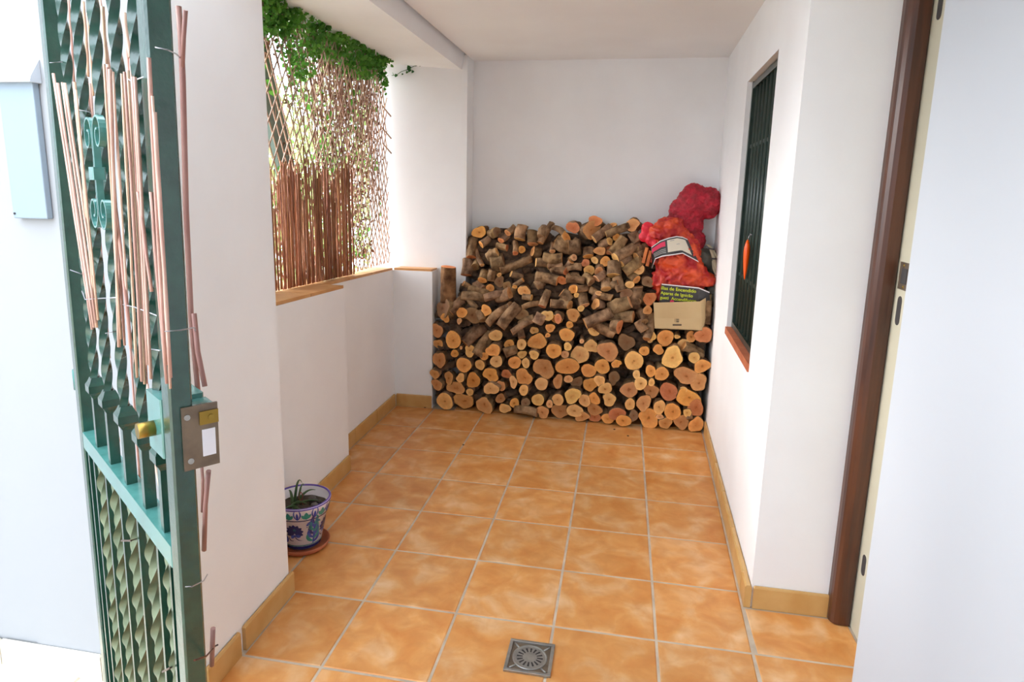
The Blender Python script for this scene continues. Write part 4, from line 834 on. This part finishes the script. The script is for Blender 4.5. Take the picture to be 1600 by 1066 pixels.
# bark crumbs on the tiles in front
for u, v in ((960, 671), (981, 681), (724, 695), (664, 637)):
    p = at(u, v, 2, .004); o = MB().ball((0, 0, 0), (.007, .004, .003), jit=.4).build('bark_chip', M['bark_deep']); o.location = p
    tag(o, {960: 'larger dark bark crumb on the tiles just in front of the stack', 981: 'dark bark crumb farthest right on the tiles before the stack', 724: 'dark bark crumb on the tiles left of the middle joint', 664: 'tiny bark crumb beside the skirting left of the stack'}[u], 'bark chip')

# ------------------------------------------------------------------ sacks and box on the pile
def blob(name, m, root, balls, vox=.010, disp=.012, ds=.05, disp2=0, ds2=.02):
    mb = MB()
    for (p, r) in balls: mb.ball(p, r if isinstance(r, tuple) else (r, r, r))
    rl = root_loc(root); mb.v = [(a - rl[0], b - rl[1], c - rl[2]) for a, b, c in mb.v]
    o = mb.build(name, m, root)
    r_ = o.modifiers.new('r', 'REMESH'); r_.mode = 'VOXEL'; r_.voxel_size = vox; r_.use_smooth_shade = True
    s_ = o.modifiers.new('s', 'SMOOTH'); s_.iterations = 4; s_.factor = .6
    dg = bpy.context.evaluated_depsgraph_get(); me = bpy.data.meshes.new_from_object(o.evaluated_get(dg)); o.modifiers.clear(); o.data = me
    ns = [v.normal.copy() for v in me.vertices]
    for v, n_ in zip(me.vertices, ns):
        q = v.co + rl; d = disp * (noise.ridged_multi_fractal(q / ds, 1, 2, 2, 1, 2) - 1.0) * .5
        if disp2: d += disp2 * noise.noise(q / ds2)
        v.co += n_ * d
    me.materials.clear(); me.materials.append(m)
    for p in me.polygons: p.use_smooth = True
    me.update(); return o
def pp(u, v, y): return at(u, v, 1, y)
# crimson net sack in the corner
s1 = tag(empty('net_sack', pp(1072, 395, 2.19)), 'dark crimson net sack slumped in the back corner above the other sacks', 'sack')
def Bq(u, v, y, r, sy=.55): return (tuple(pp(u, v, y)), (r, r * sy, r))
blob('sack', M['crimson'], s1, [Bq(1086, 318, 2.195, .118, .62), (tuple(pp(1108, 318, 2.19)), (.078, .07, .10)), Bq(1066, 330, 2.2, .085, .7), Bq(1052, 348, 2.2, .055), Bq(1075, 352, 2.19, .095, .7), Bq(1083, 378, 2.19, .078, .8), Bq(1082, 300, 2.2, .055, .7), Bq(1040, 358, 2.2, .035)], vox=.008, disp=.010, ds=.06, disp2=.007, ds2=.014)
# orange red net sack with its paper band
s2 = tag(empty('kindling_sack', pp(1060, 440, 2.07)), 'bright orange-red net sack of kindling with a black and white band round it', 'sack')
blob('sack', M['orange_net'], s2, [Bq(1045, 368, 2.10, .115, .62), (tuple(pp(1030, 366, 2.09)), (.07, .06, .07)), Bq(1056, 398, 2.09, .150, .55), Bq(1066, 432, 2.08, .150, .5), (tuple(pp(1092, 436, 2.08)), (.10, .06, .055)), (tuple(pp(1035, 438, 2.075)), (.07, .06, .085)), (tuple(pp(1028, 458, 2.05)), (.03, .03, .05)), (tuple(pp(1106, 438, 2.08)), (.06, .03, .03))], vox=.008, disp=.034, ds=.05, disp2=.010, ds2=.022)
blob('tied_neck', M['red_net'], s2, [Bq(1012, 357, 2.09, .042), Bq(1006, 370, 2.09, .034), Bq(1020, 375, 2.08, .045), (tuple(pp(1024, 388, 2.06)), (.022, .02, .05))], vox=.007, disp=.008, ds=.03)
for (u, v, w_) in ((1005, 397, 1), (1011, 402, 1)):
    mb = MB(); a, b = pp(u + 6, v - 10, 2.05), pp(u, v + 14, 2.04); mb.tube([a, b], .012, 4, smooth=False); part(mb, 'kindling_stick', M['wood_raw'], s2).color = (1.2, .75, .45, 1)
def pix(poly, t):
    n = len(poly) - 1; f = min(t * n, n - 1e-6); i = int(f); f -= i; return (poly[i][0] * (1 - f) + poly[i + 1][0] * f, poly[i][1] * (1 - f) + poly[i + 1][1] * f)
btop = [(1018, 400), (1018, 386), (1032, 376), (1045, 371.5), (1057, 369), (1066, 370), (1074, 373.5)]
bbot = [(1018.5, 420), (1024, 405), (1035, 401), (1047, 399.5), (1067, 396.5), (1079, 403), (1092, 410)]
def bandP(s, t, off=0):
    a, b = pix(btop, s), pix(bbot, s); y = 1.998 + .055 * ((s - .55) * 1.9) ** 2 - off; return pp(a[0] * (1 - t) + b[0] * t, a[1] * (1 - t) + b[1] * t, y)
def patch(s0, s1, t0, t1, off, m, name, n=14):
    mb = MB(); vs = [bandP(s0 + (s1 - s0) * i / n, t0 + (t1 - t0) * j, off + e) for e in (0, -.0015) for i in range(n + 1) for j in (0, 1)]; k = 2 * (n + 1)
    fs = [(2 * i, 2 * i + 1, 2 * i + 3, 2 * i + 2) for i in range(n)] + [(k + 2 * i, k + 2 * i + 2, k + 2 * i + 3, k + 2 * i + 1) for i in range(n)]
    mb.add(vs, fs, True); return part(mb, name, m, s2)
patch(0, 1, 0, 1, 0, M['black_film'], 'paper_band', 24); patch(0, 1, 0, .05, .001, M['white_line'], 'white_edge', 24); patch(0, 1, .94, 1, .001, M['white_line'], 'white_edge', 24)
patch(.46, .90, .12, .80, .0015, M['paper'], 'price_label'); patch(.12, .42, .14, .42, .0012, M['pink_print'], 'red_print')
for t_ in (.56, .66, .76): patch(.16, .42, t_, t_ + .045, .0013, M['grey_print'], 'printed_line')
patch(.62, .68, .42, .45, .002, M['grey_print'], 'printed_line'); patch(.52, .60, .17, .21, .002, M['grey_print'], 'printed_line')
# black printed kindling bag standing in the cardboard box
s3 = tag(empty('printed_bag', pp(1065, 475, 2.0)), 'black plastic bag with yellow lettering standing in the cardboard box', 'bag')
YF = 1.972
A = [pp(1034, 444.5, YF), pp(1092, 450.5, YF), pp(1091, 478, YF), pp(1030, 478, YF)]
mb = MB(); bk = Vector((0, .07, -.004)); mb.hexa([A[3], A[2], A[2] + bk, A[3] + bk, A[0], A[1], A[1] + bk, A[0] + bk]); part(mb, 'bag_front', M['black_film'], s3)
Bs = [pp(1092, 450.5, YF), pp(1108.5, 457.5, YF + .05), pp(1110, 478, YF + .05), pp(1091, 478, YF)]; bk2 = Vector((-.02, .04, 0))
mb = MB(); mb.hexa([Bs[3], Bs[2], Bs[2] + bk2, Bs[3] + bk2, Bs[0], Bs[1], Bs[1] + bk2, Bs[0] + bk2]); part(mb, 'bag_side', M['black_film'], s3)
up_ = Vector((0, -.002, .004)); mb = MB(); mb.hexa([A[0] - Vector((0, .002, .002)), A[1] - Vector((0, .002, .002)), A[1] + Vector((0, .004, -.002)), A[0] + Vector((0, .004, -.002)), A[0] + up_, A[1] + up_, A[1] + up_ + Vector((0, .006, 0)), A[0] + up_ + Vector((0, .006, 0))])
mb.hexa([Bs[0] - Vector((0, .002, .002)), Bs[1] - Vector((0, .002, .002)), Bs[1] + Vector((0, .004, -.002)), Bs[0] + Vector((0, .004, -.002)), Bs[0] + up_, Bs[1] + up_, Bs[1] + up_ + Vector((0, .006, 0)), Bs[0] + up_ + Vector((0, .006, 0))]); part(mb, 'white_edge', M['white_line'], s3)
ux = (A[1] - A[0]).normalized(); uz = (A[0] - A[3]).normalized(); uy = ux.cross(uz).normalized() * -1
def text(body, u, v, y, wpx, m, root, name='lettering', dirx=ux, diru=Vector((0, 0, 1)), out=Vector((0, -1, 0)), bold=.012):
    cu = bpy.data.curves.new('t', 'FONT'); cu.body = body; cu.size = 1; cu.offset = bold; cu.extrude = .0
    o = bpy.data.objects.new('t', cu); C.objects.link(o); bpy.context.view_layer.update()
    me = bpy.data.meshes.new_from_object(o.evaluated_get(bpy.context.evaluated_depsgraph_get())); bpy.data.objects.remove(o)
    xs = [q.co.x for q in me.vertices]; x0_, w_ = min(xs), max(xs) - min(xs)
    p = pp(u, v, y); s = (wpx / scale_at(p)) / w_; rl = root_loc(root)
    for q in me.vertices: q.co = p - rl + dirx * ((q.co.x - x0_) * s) + diru * (q.co.y * s) + out * .0
    me.materials.clear(); me.materials.append(m); t = bpy.data.objects.new(name, me); C.objects.link(t); t.parent = root; return t
text('illas de Encendido', 1033, 452.2, YF - .0015, 53, M['yellow_print'], s3, bold=.014)
text('Aparas de Ignição', 1032, 459.6, YF - .0015, 49, M['yellow_print'], s3, bold=.014)
text('gueti  Accendifuoco', 1031, 466.8, YF - .0015, 55, M['yellow_print'], s3, bold=.014)
mb = MB(); c = pp(1050, 471, YF - .0015); mb.lathe([(0, 0), (.012, 0)], (0, 0, 0), 14); mb.v = [(c.x + a, c.y, c.z + b * .7) for a, b, z in mb.v]; part(mb, 'pink_print', M['pink_print'], s3)
c = pp(1100, 464, YF + .020); mb = MB(); mb.hexa([c + Vector(q) for q in ((-.018, -.004, -.014), (.018, .024, -.014), (.018, .028, -.014), (-.018, 0, -.014), (-.018, -.004, .012), (.018, .024, .012), (.018, .028, .012), (-.018, 0, .012))]); part(mb, 'pink_print', M['pink_print'], s3)
# cardboard box
YC = 1.945
cb = tag(empty('cardboard_box', pp(1060, 514, YC)), 'open tan cardboard box resting on top of the stacked logs at the right', 'box')
F0, F1, F2, F3 = pp(1021, 473, YC), pp(1095, 471, YC), pp(1097, 517, YC), pp(1023, 513.5, YC)
G1, G2 = pp(1113, 459, YC + .14), pp(1104, 512, YC + .13); G2.x = max(G2.x, F2.x + .03); dpt = Vector((0, .15, 0)); G0 = F0 + Vector((.01, .15, -.008)); G3 = F3 + Vector((.01, .15, 0))
th = Vector((0, .004, 0))
def slab(mb, a, b, c, d, t): mb.hexa([a, b, b + t, a + t, d, c, c + t, d + t])
mb = MB(); mid0, mid1 = F0.lerp(F3, .58), F1.lerp(F2, .58)
slab(mb, F3, F2, mid1, mid0, th); part(mb, 'lower_panel', M['cardboard'], cb)
mb = MB(); off = Vector((0, -.003, 0)); slab(mb, F0.lerp(F3, .60) + off, F1.lerp(F2, .58) + off, F1 + off * 1.5, F0 + off * 1.5, Vector((0, .0028, 0))); part(mb, 'folded_flap', M['cardboard'], cb)
mb = MB(); slab(mb, F2, G2, G1, F1, Vector((-.004, 0, 0))); part(mb, 'side_panel', M['cardboard'], cb)
mb = MB(); slab(mb, F3, G3, G0, F0 + Vector((0, .001, 0)), Vector((.004, 0, 0))); part(mb, 'side_panel', M['cardboard'], cb)
mb = MB(); slab(mb, G3, G2, G1 + Vector((0, 0, -.02)), G0, Vector((0, -.004, 0))); part(mb, 'back_panel', M['cardboard'], cb)
mb = MB(); mb.hexa([F3, F2, G2, G3, F3 + Vector((0, 0, .004)), F2 + Vector((0, 0, .004)), G2 + Vector((0, 0, .004)), G3 + Vector((0, 0, .004))]); part(mb, 'bottom_panel', M['cardboard'], cb)
mb = MB()
def inkr(u0, v0, u1, v1):
    a, b, c, d = [pp(u, v, YC - .0008) for u, v in ((u0, v1), (u1, v1), (u1, v0), (u0, v0))]; mb.add([a, b, c, d], [(0, 1, 2, 3)])
inkr(1054.5, 498, 1055.2, 503.5); inkr(1057, 498.5, 1061, 500); inkr(1057, 501, 1061, 503); inkr(1056.5, 498, 1057, 505); inkr(1051, 506.5, 1065, 509.2); inkr(1058.6, 503, 1059.6, 505)
part(mb, 'printed_mark', M['ink'], cb)
# dark cloth bag with straps by the wall
s4 = tag(empty('cloth_bag', pp(1112, 450, 2.12)), 'dark grey-green cloth bag with beige straps squeezed between sacks and right wall', 'bag')
blob('bag', M['grey_cloth'], s4, [(tuple(pp(1100, 405, 2.17)), (.09, .07, .07)), (tuple(pp(1112, 430, 2.19)), (.070, .05, .12)), (tuple(pp(1116, 458, 2.12)), (.055, .05, .09)), (tuple(pp(1108, 400, 2.18)), (.06, .05, .04))], vox=.009, disp=.014, ds=.06)
def strap(pts, w, name='strap'):
    mb = MB(); vs = []; ps_ = [pp(u, v, y) for u, v, y in pts]
    for p in ps_: vs += [p + Vector((-w / 2, 0, 0)), p + Vector((w / 2, 0, 0)), p + Vector((w / 2, .003, 0)), p + Vector((-w / 2, .003, 0))]
    k = len(ps_); fs = [(i * 4 + j, i * 4 + (j + 1) % 4, i * 4 + 4 + (j + 1) % 4, i * 4 + 4 + j) for i in range(k - 1) for j in range(4)] + [(3, 2, 1, 0), tuple(4 * k - 4 + j for j in range(4))]
    mb.add(vs, fs, True); part(mb, name, M['strap'], s4)
strap([(1105, 382, 2.10), (1110, 386, 2.095), (1114, 398, 2.085), (1118, 415, 2.08), (1125, 432, 2.08), (1131, 446, 2.08)], .022)
strap([(1114, 390, 2.085), (1121, 403, 2.08), (1127, 415, 2.08), (1130, 425, 2.08)], .012)
strap([(1114, 408, 2.083), (1115, 420, 2.08), (1121, 434, 2.078), (1128, 452, 2.078)], .014)
for a_, b_ in ((pp(1107, 388, 2.082), pp(1116, 390, 2.08)), (pp(1111, 404, 2.078), pp(1120, 405, 2.076))): part(MB().tube([a_, b_], .005, 8), 'buckle', M['black_film'], s4)
